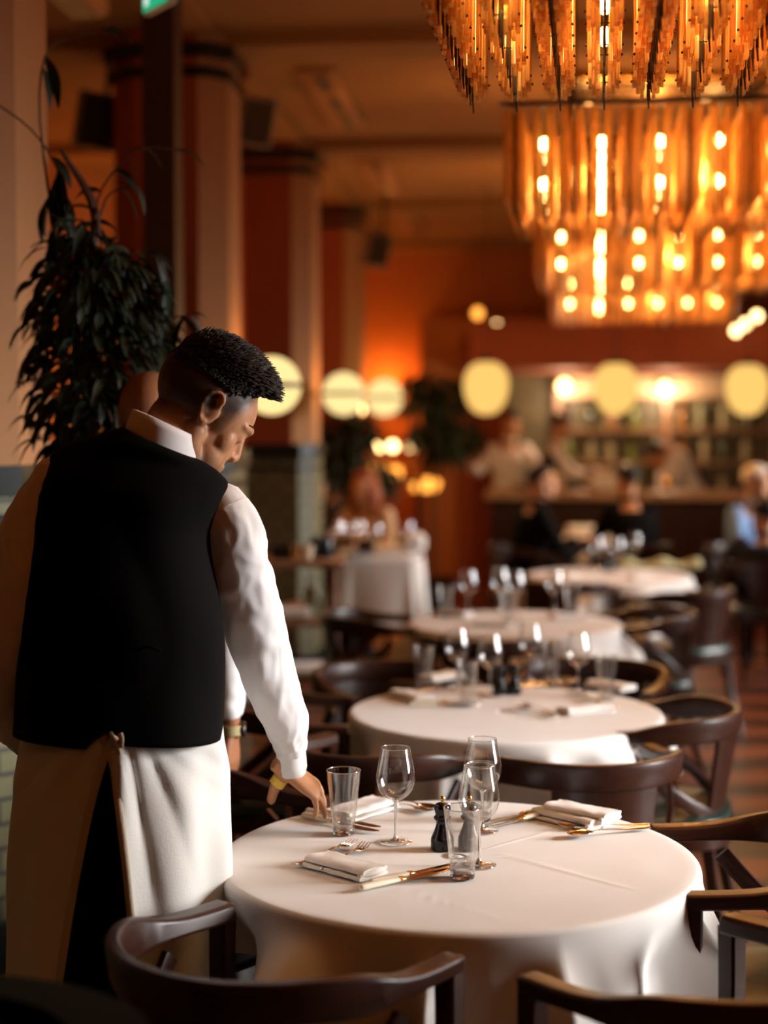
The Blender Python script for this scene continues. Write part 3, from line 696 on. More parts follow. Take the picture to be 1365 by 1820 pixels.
for k in (0, 1, 2, 3, -1):  # the last module is out of view, added as warm fill from overhead
    d0, d1 = 2.86 + 2.73 * k, 3.66 + 2.73 * k
    if k: d0 = d1 - .93
    c = chan_pt(.33, (d0 + d1) / 2, CEIL)
    t = empty('glass_chandelier', c, 0, NAMES[k], 'chandelier', 'row of amber glass chandeliers')
    nl, nr = 13, 10
    frame = MB()
    def L(p): return p - c
    for i in range(nl):
        u = -.29 + .1 * i
        frame.tube([L(chan_pt(u, d0 - .03, ZT + .01)), L(chan_pt(u, d1 + .03, ZT + .01))], .007, 6)
    for d in (d0 - .03, d1 + .03, (d0 + d1) / 2): frame.tube([L(chan_pt(-.33, d, ZT + .015)), L(chan_pt(.95, d, ZT + .015))], .009, 6)
    for u in (-.1, .75):
        for d in (d0 + .1, d1 - .1): frame.tube([L(chan_pt(u, d, ZT)), L(chan_pt(u, d, CEIL))], .008, 6)
    frame.build('frame', mIron, t)
    pl = MB(); pl.box((0, 0, -.03), (1.1, .6, .05), b=.01); pl.build('ceiling_plate', mGold, t)
    cand = []
    for i in range(nl):
        for j in range(nr):
            u = -.29 + .1 * i; d = lerp(d0, d1, j / (nr - 1)); p = chan_pt(u, d, ZT)
            inn = 0 < i < nl - 1 and 0 < j < nr - 1
            if inn and i % 2 == 1 and j % 3 in (1,): continue      # a bulb hangs here
            px = CX + p.x / p.y * FPX; py = 756 - (p.z - .35 - CAMZ) / p.y * FPX
            cand.append(((0 if (px < 1390 and py > -40) else 1) * 10 + p.y, p, i, j))
    cand.sort(key=lambda q: q[0])
    rest_g, rest_b = MB(), MB()
    lim = 90 if k >= 0 else 0
    for n_, (_, p, i, j) in enumerate(cand):
        rz = -math.atan(CHX)
        if n_ < lim:
            o = bpy.data.objects.new('glass_rod', meG); COL.objects.link(o); o.parent = t; o.location = p - c; o.rotation_euler.z = rz
            h = bpy.data.objects.new('rod_holder', meB); COL.objects.link(h); h.parent = o
        else:
            M = Matrix.Rotation(rz, 3, 'Z')
            rest_g.add([M @ v.co + (p - c) for v in meG.vertices], [tuple(q.vertices) for q in meG.polygons])
            rest_b.add([M @ v.co + (p - c) for v in meB.vertices], [tuple(q.vertices) for q in meB.polygons])
    if rest_g.v:
        tag(rest_g.build('glass_rods_behind', mAmber, t, sm=False), kind='stuff'); tag(rest_b.build('rod_holders_behind', mIron, t), kind='stuff')
    for i in range(1, nl - 1):
        for j in range(1, nr - 1):
            if i % 2 == 1 and j % 3 in (1,):
                for z in (-.10, -.24):
                    o = bpy.data.objects.new('bulb', meL); COL.objects.link(o); o.parent = t; o.location = chan_pt(-.29 + .1 * i, lerp(d0, d1, j / (nr - 1)), ZT + z) - c
    for u in (-.05, .35, .75):
        light('chandelier_lamp', 'POINT', chan_pt(u, (d0 + d1) / 2, ZT - .16), (8, 24, 24, 24, 7)[k], (1, .50, .18) if k in (0, -1) else (1, .46, .12), .05)
    light('chandelier_uplight', 'POINT', chan_pt(.35, (d0 + d1) / 2, ZT + .12), 12, WARM, .15)
# ------------------------------------------------------------------ globes and lanterns
def globe(px, py, D, dia, v, lab):
    p = W(px, py, D); t = empty('globe_wall_lamp', p, 0, lab, 'wall lamp', 'globe lamps on the pillars'); r = dia / 2
    for s in (1, -1):
        R = []
        for k in range(11):
            a = math.radians(5 + 85 * k / 10); R.append([Vector((r * math.cos(a) * math.cos(2 * math.pi * j / 36), r * math.cos(a) * math.sin(2 * math.pi * j / 36), s * r * math.sin(a))) for j in range(36)])
        MB().loft(R if s > 0 else R[::-1], cap=True).build('glass_half', mGlobe, t)
    MB().lathe([(r * .99, -.013), (r * 1.03, -.010), (r * 1.03, .010), (r * .99, .013)], 36).build('metal_band', mIron, t)
    q = RM(-1.45, v); q = Vector((q.x, q.y, p.z)) - p
    MB().tube([(-r * .9, 0, 0), (q.x * .9 - .03, q.y * .5, 0), (q.x - .03, q.y, 0)], .012, 10).build('bracket', mGold, t)
    light('globe_lamp', 'POINT', p + Vector((.02, -.0, -.0)), 0, WARM, r)
globe(483, 685, 7.4, .275, 7.58, 'banded globe wall lamp right beside the waiter\'s forehead')
globe(611, 700, 10.2, .275, 10.4, 'banded globe wall lamp on the second pillar')
globe(683, 707, 12.9, .30, 13.2, 'banded globe wall lamp on the farthest pillar')
def lantern(px, py, D, w, h, lab):
    p = W(px, py, D); t = empty('pendant_lantern', p, 0, lab, 'pendant lamp', 'pleated lanterns over the bar')
    R = []
    for k in range(21):
        a = math.pi * k / 20; z = -math.cos(a) * h / 2; e = (math.sin(a) ** .75) * (1 + .10 * math.cos(a) * -1)
        R.append([Vector(((max(e, .12) * w / 2 * (1 + .012 * (j % 2))) * math.cos(2 * math.pi * j / 48), (max(e, .12) * w / 2 * (1 + .012 * (j % 2))) * math.sin(2 * math.pi * j / 48), z)) for j in range(48)])
    MB().loft(R).build('shade', mLant, t)
    MB().lathe([(.05, h / 2 - .005), (.05, h / 2 + .02), (.015, h / 2 + .04)], 16).build('cap', mIron, t)
    MB().tube([(0, 0, h / 2 + .03), (0, 0, CEIL - p.z)], .004, 6).build('cord', mIron, t)
    light('lantern_lamp', 'POINT', p + Vector((0, -.25, -.30)), 15, (1, .62, .3), .1)
lantern(864, 690, 12.3, .345, .41, 'pleated egg-shaped lantern, leftmost over the bar')
lantern(1094, 691, 12.3, .335, .395, 'pleated egg-shaped lantern in the middle over the bar')
lantern(1328, 693, 12.3, .33, .395, 'pleated egg-shaped lantern at the right edge over the bar')
# ------------------------------------------------------------------ people
def frame_of(front, upish=(0, 0, 1)):
    f = Vector(front).normalized(); u = Vector(upish); u = (u - f * u.dot(f)).normalized(); r = f.cross(u)
    return Matrix((r, f, u)).transposed()          # columns: right, front, up
def head_shape(mb, o, R, s=1.0, fine=True):
    o = Vector(o)
    def P(x, y, z): return o + R @ (Vector((x, y, z)) * s)
    def E(c, r, M=None): mb.ell(P(*c), [a * s for a in r], (R @ M) if M else R, 28, 18)
    def Tb(pts, rad, **k): mb.tube([P(*p) for p in pts], [a * s for a in rad] if isinstance(rad, (list, tuple)) else rad * s, 12, **k)
    E((0, -.018, .035), (.077, .100, .087)); E((0, .022, .02), (.070, .068, .080)); E((0, .030, -.035), (.058, .060, .078))
    E((0, .050, -.092), (.030, .034, .025))
    for k in (-1, 1):
        Tb([(k * .060, -.005, -.045), (k * .056, .012, -.078), (k * .022, .070, -.100)], [.022, .019, .016], n=8)
        E((k * .040, .052, -.022), (.024, .022, .030)); E((k * .034, .046, -.062), (.027, .030, .036))
        Tb([(k * .052, .066, .022), (k * .028, .085, .027), (k * .006, .086, .020)], [.007, .008, .007], n=8)
        E((k * .031, .072, .002), (.014, .013, .012)); E((k * .009, .094, -.030), (.008, .009, .006))
        # ear: plate, rim, lobe, tragus
        a = Matrix.Rotation(k * -.45, 3, 'Z')
        c = Vector((k * .078, -.010, -.002))
        E((k * .0765, -.006, -.004), (.006, .016, .028), a)
        rim = [(.010, .016), (.012, .026), (.004, .035), (-.008, .035), (-.017, .026), (-.019, .010), (-.015, -.006), (-.008, -.018), (0, -.027), (.006, -.022)]
        Tb([tuple(c + a @ Vector((k * (.004 + .006 * min(1, max(0, -y_ * 40))), y_, z_))) for y_, z_ in rim], [.0035, .0042, .0045, .0045, .0045, .0045, .0045, .0045, .006, .004], n=28)
        inner = [(.004, .022), (-.006, .020), (-.009, .006), (-.004, -.008)]
        Tb([tuple(c + a @ Vector((k * .004, y_, z_))) for y_, z_ in inner], .003, n=10)
        Tb([(k * .077, .008, .004), (k * .080, .006, -.006)], .004)
    Tb([(0, .083, .018), (0, .090, .0), (0, .101, -.024), (0, .094, -.034)], [.008, .008, .0085, .008], n=10)
    Tb([(-.022, .078, -.060), (-.009, .089, -.056), (0, .091, -.058), (.009, .089, -.056), (.022, .078, -.060)], .006, n=10)
    Tb([(-.020, .077, -.068), (0, .090, -.068), (.020, .077, -.068)], .0065, n=10)
def hand(mb, Wp, F, N, thumb_sign=1, s=1.0, curl=(.25, .35, .3), spread=.08, thumb=None, r=1.0, curls=None):
    """Wp wrist, F finger direction, N back of hand; thumb_sign picks the thumb side"""
    Wp = Vector(Wp); F = Vector(F).normalized(); N = Vector(N); N = (N - F * N.dot(F)).normalized(); T = N.cross(F) * thumb_sign
    def P(x, y, z): return Wp + (T * x + F * y + N * z) * s
    rings = []
    for y, hw, ht in ((-.03, .025, .020), (0, .026, .018), (.03, .035, .0165), (.06, .041, .0145), (.088, .041, .0125), (.098, .036, .009)):
        rings.append([P(hw * math.copysign(abs(math.cos(a)) ** .8, math.cos(a)), y, ht * math.sin(a)) for a in [2 * math.pi * j / 20 for j in range(20)]])
    mb.loft(rings)
    for i, (x, L, rr) in enumerate(((.031, .072, .0088), (.0105, .081, .009), (-.0105, .075, .0086), (-.030, .059, .0076))):
        c = (curls[i] if curls else curl); a = 0; p = Vector((x, .082, .001)); d0 = spread * (x / .02)
        pts = [p.copy()]
        for q, f in enumerate((.46, .30, .24)):
            a += c[q]; p = p + Vector((math.sin(d0) * math.cos(a), math.cos(d0) * math.cos(a), -math.sin(a))) * L * f; pts.append(p.copy())
        mb.tube([P(*q) for q in pts], [rr * s * r, rr * s * r, rr * .92 * s * r, rr * .78 * s * r], 12, n=14)
    if thumb: mb.tube(thumb[0], thumb[1], 12, n=12)
    else: mb.tube([P(.018, .018, -.004), P(.040, .045, -.012), P(.050, .068, -.018), P(.052, .090, -.024)], [.014 * s, .012 * s, .0105 * s, .008 * s], 12, n=12)
def sleeve_disp(seed, k=.10, f=11):
    def d(t, a, c):
        n1 = noise.noise(Vector((c.x * f * 2, c.y * f * 2, c.z * f)) + Vector((seed, 0, 0)))
        n2 = noise.noise(Vector((math.cos(a) * 1.2 + t * 5, math.sin(a) * 1.2 + seed, t * 6)))
        n3 = noise.noise(Vector((math.cos(a) * 2.2, math.sin(a) * 2.2 + t * 3 + seed, t * 13)))
        return k * (.5 * n1 + 1.0 * (1 - 3 * abs(n2)) * .6 + .45 * (1 - 3 * abs(n3)) * .6)
    return d
def hair_cap(o, R, s, thick, low=-.02, front=.06, seg=64, rows=26, seed=0, quiff=0, frizz=.004, taper=5):
    """closed shell over the skull: thick(a, e) thickness by azimuth and height"""
    o = Vector(o); m = MB(); rr = []
    def surf(dx, dy, dz, add):
        # ray from the skull centre to the skull ellipsoid, then outward
        rx, ry, rz = .080, .101, .089
        k = 1 / math.sqrt((dx / rx) ** 2 + (dy / ry) ** 2 + (dz / rz) ** 2)
        p = Vector((dx, dy, dz)) * (k + add) + Vector((0, -.016, .035)); return p
    outer, inner = [], []
    for i in range(rows + 1):
        ro, ri = [], []
        for j in range(seg):
            az = 2 * math.pi * j / seg; cf = math.cos(az)     # cf=1 front
            lowel = keys(cf, [(-1, low), (-.2, low + .12), (.35, .26), (.75, .48), (1, front)])
            el = lerp(math.pi / 2 - .02, lowel, i / rows)
            d = Vector((math.sin(az) * math.cos(el), math.cos(az) * math.cos(el), math.sin(el)))
            th = thick(cf, math.sin(el)) * smooth((rows - i) / rows * taper)
            nz_ = frizz * (noise.noise(d * 22 + Vector((seed, 0, 0))) + noise.noise(d * 60)) + .003 * noise.noise(d * 6)
            q = surf(d.x, d.y, d.z, th + (nz_ if th > .004 else 0)); q.y += quiff * max(0, cf) * smooth((th - .01) / .02) * .6
            ro.append(o + R @ (q * s)); ri.append(o + R @ (surf(d.x, d.y, d.z, -.006) * s))
        outer.append(ro); inner.append(ri)
    m.loft(outer + inner[::-1], cap=True); return m
def hair_tufts(m, o, R, s, n, sel, length, seed=1, r=.0022):
    rnd = random.Random(seed); o = Vector(o)
    for _ in range(n):
        while 1:
            d = Vector((rnd.gauss(0, 1), rnd.gauss(0, 1), rnd.gauss(0, 1))).normalized()
            if sel(d): break
        k = 1 / math.sqrt((d.x / .080) ** 2 + (d.y / .101) ** 2 + (d.z / .089) ** 2)
        base, L, lean = length(d); c = Vector((0, -.016, .035)) + d * (k + base)
        l = Vector((rnd.uniform(-.35, .35), lean + rnd.uniform(-.3, .3), .35)) + d; l.normalize()
        L *= rnd.uniform(.6, 1.2); mid = c + l * L * .55 + Vector((0, lean * L * .12, 0))
        m.tube([o + R @ (c * s), o + R @ (mid * s), o + R @ ((c + l * L + Vector((0, lean * L * .4, -.1 * L))) * s)], [r * 1.6, r, r * .25], 5, caps=False)
# ---- the waiter in the foreground
B = Vector((-.50, 3.15, 0))
waiter = empty('person', B, 0, 'waiter in black waistcoat and long white apron leaning over the nearest table', 'person')
def Q(px, py, D): return W(px, py, D) - B
psi, pit = math.radians(68), math.radians(40)
front = Vector((math.sin(psi) * math.cos(pit), math.cos(psi) * math.cos(pit), -math.sin(pit)))
RH = frame_of(front, (.04, 0, 1)); HO = Q(362, 734, 3.24); HS = 1.1
wrR = Q(507, 1366, 3.455); tipR = Q(578, 1458, 3.53)
body = MB()
head_shape(body, HO, RH, HS)
body.tube([HO + RH @ Vector((0, -.022, .02)), HO + RH @ Vector((0, -.030, -.05)), Q(292, 800, 3.18), Q(285, 840, 3.19)], [.060, .062, .062, .05], 24, n=10)
VR = [(30, 1290, 390, 1312, .135, 3.13), (33, 1240, 394, 1255, .13, 3.13), (38, 1150, 396, 1165, .125, 3.14), (42, 1060, 390, 1090, .125, 3.15), (44, 980, 376, 1010, .128, 3.17),
      (56, 910, 372, 950, .128, 3.18), (76, 850, 390, 900, .12, 3.18), (97, 808, 402, 864, .098, 3.18), (130, 787, 388, 842, .085, 3.18), (180, 772, 362, 822, .075, 3.17), (224, 760, 345, 812, .066, 3.17)]
def vest_rings(rows, shr=0, n=64, e=.8, wr=None, seed=0):
    out = []
    q = cr([r for r in rows], len(rows) * 4)
    for (lx, ly, rx_, ry_, dy, D) in q:
        a, b = Q(lx, ly, D), Q(rx_, ry_, D); c = (a + b) / 2; h = (b - a) / 2; h = h * (1 - shr / h.length); ring = []
        for j in range(n):
            t = 2 * math.pi * j / n; cc, ss = math.cos(t), math.sin(t)
            p = c + h * math.copysign(abs(cc) ** e, cc) + Vector((0, (dy - shr) * math.copysign(abs(ss) ** e, ss), 0))
            if wr: p += Vector((0, wr * (1 - 3 * abs(noise.noise(Vector((p.x * 7 + seed, p.z * 3.5, 0))))), 0))
            ring.append(p)
        out.append(ring)
    return out
body.loft(vest_rings(VR, .02))
body.ell(Q(212, 1330, 3.15), (.17, .115, .12))
RS = [((397, 902, 3.2), .051), ((418, 945, 3.2), .058), ((425, 1005, 3.22), .063), ((441, 1072, 3.25), .064), ((462, 1150, 3.30), .061), ((485, 1222, 3.36), .055), ((508, 1283, 3.41), .049), ((516, 1322, 3.44), .037)]
LS = [((100, 850, 3.16), .045), ((74, 895, 3.15), .050), ((44, 970, 3.13), .056), ((26, 1060, 3.12), .056), ((12, 1150, 3.13), .053), ((14, 1225, 3.18), .05), ((28, 1290, 3.24), .043)]
body.tube([Q(*p) for p, _ in RS] + [wrR], [r * .72 for _, r in RS] + [.027], 20, n=30)
wrL = Q(45, 1325, 3.33)
body.tube([Q(*p) for p, _ in LS] + [wrL], [r * .72 for _, r in LS] + [.027], 20, n=30)
F_ = (tipR - wrR).normalized()
th = ([Q(510, 1380, 3.47), Q(495, 1388, 3.475), Q(487, 1404, 3.475), Q(482, 1422, 3.475)], [.015, .0135, .0125, .0105])
hand(body, wrR, (.76, .22, -.60), (.50, -.30, .80), 1, .98, spread=.07, thumb=th,
     curls=[(.45, .5, .4), (.38, .35, .3), (.36, .22, .18), (.62, .30, .2)])
hand(body, wrL, (.75, .3, -.5), (-.4, -.2, -.5), 1, .95)
def leg_pts(h, k, a): return [Vector(h), (Vector(h) + Vector(k)) / 2 + Vector((0, -.012, 0)), Vector(k), (Vector(k) + Vector(a)) / 2 + Vector((0, -.015, 0)), Vector(a)]
def q3(px, z, D): return Vector(((px - CX) / FPX * D, D, z)) - B
LG = [leg_pts(q3(163, .98, 3.15), q3(170, .52, 3.17), q3(140, .10, 3.13)), leg_pts(q3(262, .98, 3.17), q3(278, .52, 3.20), q3(285, .10, 3.18))]
for l in LG: body.tube(l, [.085, .07, .052, .05, .036], 20, n=20)
for l in LG: body.tube([l[-1] + Vector((0, -.03, -.03)), l[-1] + Vector((.01, .06, -.065)), l[-1] + Vector((.02, .15, -.075))], [.036, .036, .028], 14, n=10)
# skin with a faded haircut: stubble colour belongs to the scalp
mHead = mat('waiter_skin', (.50, .235, .115), .48, spec=.35, sss=.08, bump=.05, bscale=150)
nt = mHead.node_tree; b = nt.nodes['Principled BSDF']
tc = nt.nodes.new('ShaderNodeTexCoord'); mp = nt.nodes.new('ShaderNodeMapping'); mp.vector_type = 'TEXTURE'
mp.inputs['Location'].default_value = HO; mp.inputs['Rotation'].default_value = RH.to_euler(); mp.inputs['Scale'].default_value = (HS,) * 3
sx = nt.nodes.new('ShaderNodeSeparateXYZ'); nt.links.new(tc.outputs['Object'], mp.inputs[0]); nt.links.new(mp.outputs[0], sx.inputs[0])
def mth(op, a, b_, c=None):
    n = nt.nodes.new('ShaderNodeMath'); n.operation = op
    for i, q in enumerate((a, b_, c)):
        if q is None: continue
        if isinstance(q, (int, float)): n.inputs[i].default_value = q
        else: nt.links.new(q, n.inputs[i])
    return n.outputs[0]
zz, yy = sx.outputs[2], sx.outputs[1]
line = mth('MAXIMUM', mth('MULTIPLY_ADD', yy, .5, -.052), mth('MULTIPLY_ADD', yy, 3.4, -.135))     # hairline height as a function of y
fade = mth('MULTIPLY', mth('SUBTRACT', zz, line), 15); fade = mth('MINIMUM', mth('MAXIMUM', fade, 0), 1)
nz_ = nt.nodes.new('ShaderNodeTexNoise'); nz_.inputs['Scale'].default_value = 900; nt.links.new(mp.outputs[0], nz_.inputs[0])
fade = mth('MULTIPLY', fade, mth('MULTIPLY_ADD', nz_.outputs[0], .5, .72))
fade = mth('MINIMUM', fade, 1)
beard = mth('MULTIPLY', mth('MULTIPLY', mth('MINIMUM', mth('MAXIMUM', mth('MULTIPLY', mth('SUBTRACT', -.045, zz), 30), 0), 1), mth('MINIMUM', mth('MAXIMUM', mth('MULTIPLY', mth('SUBTRACT', yy, .005), 60), 0), 1)), .5)
inhead = mth('GREATER_THAN', zz, -.13)
xab = mth('ABSOLUTE', sx.outputs[0], None)
noear = mth('MINIMUM', mth('MAXIMUM', mth('MULTIPLY', mth('SUBTRACT', .0835, xab), 400), 0), 1)
fade = mth('MULTIPLY', mth('MULTIPLY', mth('MAXIMUM', fade, beard), inhead), noear)
mxx = nt.nodes.new('ShaderNodeMix'); mxx.data_type = 'RGBA'; nt.links.new(fade, mxx.inputs[0])
old = b.inputs['Base Color'].links[0].from_socket; nt.links.new(old, mxx.inputs[6]); mxx.inputs[7].default_value = (.028, .014, .007, 1); nt.links.new(mxx.outputs[2], b.inputs['Base Color'])
body.build('body', mHead, waiter, sm='all', mods=[('REMESH', dict(mode='VOXEL', voxel_size=.0038, use_smooth_shade=True)), ('SMOOTH', dict(factor=.5, iterations=5))])
# hair
def thick(cf, se):
    top = smooth((se - .25) / .35); f = smooth((cf + .2) / .9)
    return .0025 + top * (.016 + .014 * f)
hm = hair_cap(HO, RH, HS, thick, low=.0, front=.62, seg=110, rows=50, quiff=.004, frizz=.006, taper=1.8)
hair_tufts(hm, HO, RH, HS, 3600, lambda d: d.z > .16 + (.42 if d.y > .6 else (.2 if d.y > .3 else 0)), lambda d: (thick(d.y, d.z) * .7, (.004 + .018 * smooth((d.z - .3) / .4)), .6), 3, .0019)
hm.build('hair', mHair, waiter, sm='all')
for k in (-1, 1):
    MB().ell(HO + RH @ (Vector((k * .031, .0745, .002)) * HS), (.0105 * HS,) * 3, RH).build('eye', mat('eye_white', (.6, .5, .42), .2), waiter, sm='all')
    MB().tube([HO + RH @ (Vector((k * .050, .071, .030)) * HS), HO + RH @ (Vector((k * .030, .085, .034)) * HS), HO + RH @ (Vector((k * .010, .087, .027)) * HS)], [.002, .003, .0025], 8, n=8).build('eyebrow', mHair, waiter, sm='all')
# shirt: sleeves, cuffs, collar in one mesh
sh = MB(); sh.tube([Q(*p) for p, _ in RS], [r for _, r in RS], 72, n=150, disp=sleeve_disp(3.3, .085, 6))
sh.tube([Q(*p) for p, _ in LS], [r for _, r in LS], 56, n=110, disp=sleeve_disp(8.1, .08, 6))
sh.tube([Q(514, 1316, 3.44), Q(517, 1338, 3.45), Q(518, 1362, 3.455)], [.033, .033, .0345], 40, n=10, caps=True)
sh.tube([Q(28, 1285, 3.24), Q(38, 1310, 3.29)], [.035, .035], 30, n=6)
cR = []
for k, (dz, rr) in enumerate(((-.07, 1.10), (-.03, 1.06), (0, 1.05), (.022, 1.0), (.036, .96), (.0365, .90), (.0, .92))):
    c = Q(289, 786, 3.18) + Vector((.010 * dz * 20, 0, dz)); ring = []
    for j in range(56):
        t = 2 * math.pi * j / 56
        ring.append(c + Vector((.070 * rr * math.cos(t), .072 * rr * math.sin(t), -.43 * .068 * math.cos(t) + .10 * .07 * -math.sin(t))))
    cR.append(ring)
sh.loft(cR, cap=False)
so = sh.build('shirt', mShirt, waiter, sm='all')
# waistcoat
vr = vest_rings(VR, -.004, 96, wr=.004)
def hemz(p): return 0
for k, ring in enumerate(vr[:6]):
    for p in ring:
        if p.y < 0:
            px = (p.x + B.x) * FPX / 3.0 + CX; d = abs(px - 182); p.z += (1 - k / 6) * (.030 * max(0, 1 - d / 26) - (.010 if px < 160 else 0))
vm = MB(); vm.loft(vr, cap=False); vo = vm.build('waistcoat', mBlack, waiter, sm='all', mods=[('SOLIDIFY', dict(thickness=.004, offset=-1))])
# half-belt seam of the waistcoat
vs = MB(); vs.tube([Q(240, 1158, 3.0), Q(262, 1150, 2.995), Q(285, 1157, 2.995)], [.002, .002, .002], 8, flat=1.5, n=8); vs.build('waistcoat_strap', mBlack, waiter)
# apron
AP = []; NA_, NT_ = 150, 46
zT, zB = 1.075, .525
edges = [[], []]
for i in range(NT_ + 1):
    t = i / NT_; z = lerp(zT, zB, t); cx0 = lerp(-.028, -.040, t); rx = keys(t, [(0, .198), (.25, .216), (.6, .222), (1, .215)]); ry = lerp(.150, .205, t)
    gr = .075 * smooth(t * 1.25) ** .8 if t > .07 else -.03; gl = .10 * smooth(t * 1.1) ** .9 if t > .07 else -.03
    k = max(0, (t - .05)) ** .6
    gr = lerp(-.02, .068, k); gl = lerp(-.02, .092, k)
    ar = math.asin(max(-.9, min(.9, (gr) / rx))); al = math.asin(max(-.9, min(.9, (gl) / rx))); ring = []
    for j in range(NA_ + 1):
        q = j / NA_; a = lerp(ar, 2 * math.pi - al, q)
        w_ = 1 + (.012 + .028 * t) * math.sin(a * 9 + 1.5 * math.sin(t * 2 + a)) + .03 * t * noise.noise(Vector((a * 1.3, t * 2, 0)))
        x = cx0 + rx * w_ * math.sin(a); y = .0 - ry * w_ * math.cos(a)
        # pulled folds fanning out from the tie
        dx = (x + .02); e = math.exp(-t * 1.6); y += .020 * e * (1 - 2.6 * abs(noise.noise(Vector((math.atan2(dx, t * .5 + .05) * 3.4, t * .8, 3))))) * (1 if math.cos(a) > -.3 else 0)
        ring.append(Vector((x, y, z + .008 * math.sin(a * 2))))
    AP.append(ring); edges[0].append(ring[0].copy()); edges[1].append(ring[-1].copy())
am = MB(); am.loft(AP, cap=False, close=False)
ap = am.build('apron', mApron, waiter, sm='all', mods=[('SOLIDIFY', dict(thickness=.003, offset=0))])
for k, e in enumerate(edges):
    m = MB(); m.tube([p + Vector(((.007 if k == 0 else -.007), -.003, 0)) for p in e[2:]], .0078, 8, flat=.35, up=(0, 1, 0)); hmo = m.build('hem', mSeam, ap)
m = MB(); m.tube([Q(196, 1302, 2.99), Q(202, 1312, 2.985), Q(208, 1326, 2.985), Q(213, 1340, 2.985)], .004, 8, flat=.3, up=(0, 1, 0), n=10); m.tube([Q(214, 1304, 2.99), Q(216, 1314, 2.985), Q(215, 1328, 2.985)], .005, 8, flat=.3, up=(0, 1, 0), n=8)
m.build('apron_string', mSeam, ap)
# trousers and shoes
tm = MB(); tm.ell(Q(212, 1345, 3.15), (.178, .125, .13))
for i, l in enumerate(LG): tm.tube(l, [.100, .088, .074, .066, .060], 32, n=50, disp=sleeve_disp(i * 4 + 1, .06))
tm.build('trousers', mBlack, waiter, sm='all')
for l in LG:
    m = MB(); m.tube([l[-1] + Vector((0, -.045, -.035)), l[-1] + Vector((.005, .03, -.05)), l[-1] + Vector((.02, .17, -.062))], [.044, .044, .034], 18, n=14)
    m.box(l[-1] + Vector((.008, .055, -.092)), (.085, .27, .016), b=.006); m.build('shoe', mSatin, waiter)
# yellow plaster on the thumb
MB().tube([Q(500, 1382, 3.473), Q(491, 1394, 3.475)], [.0165, .0165], 20, n=5, caps=False).build('finger_plaster', mat('yellow_plaster', (.85, .55, .08), .6), waiter, sm='all', mods=[('SOLIDIFY', dict(thickness=.0015))])

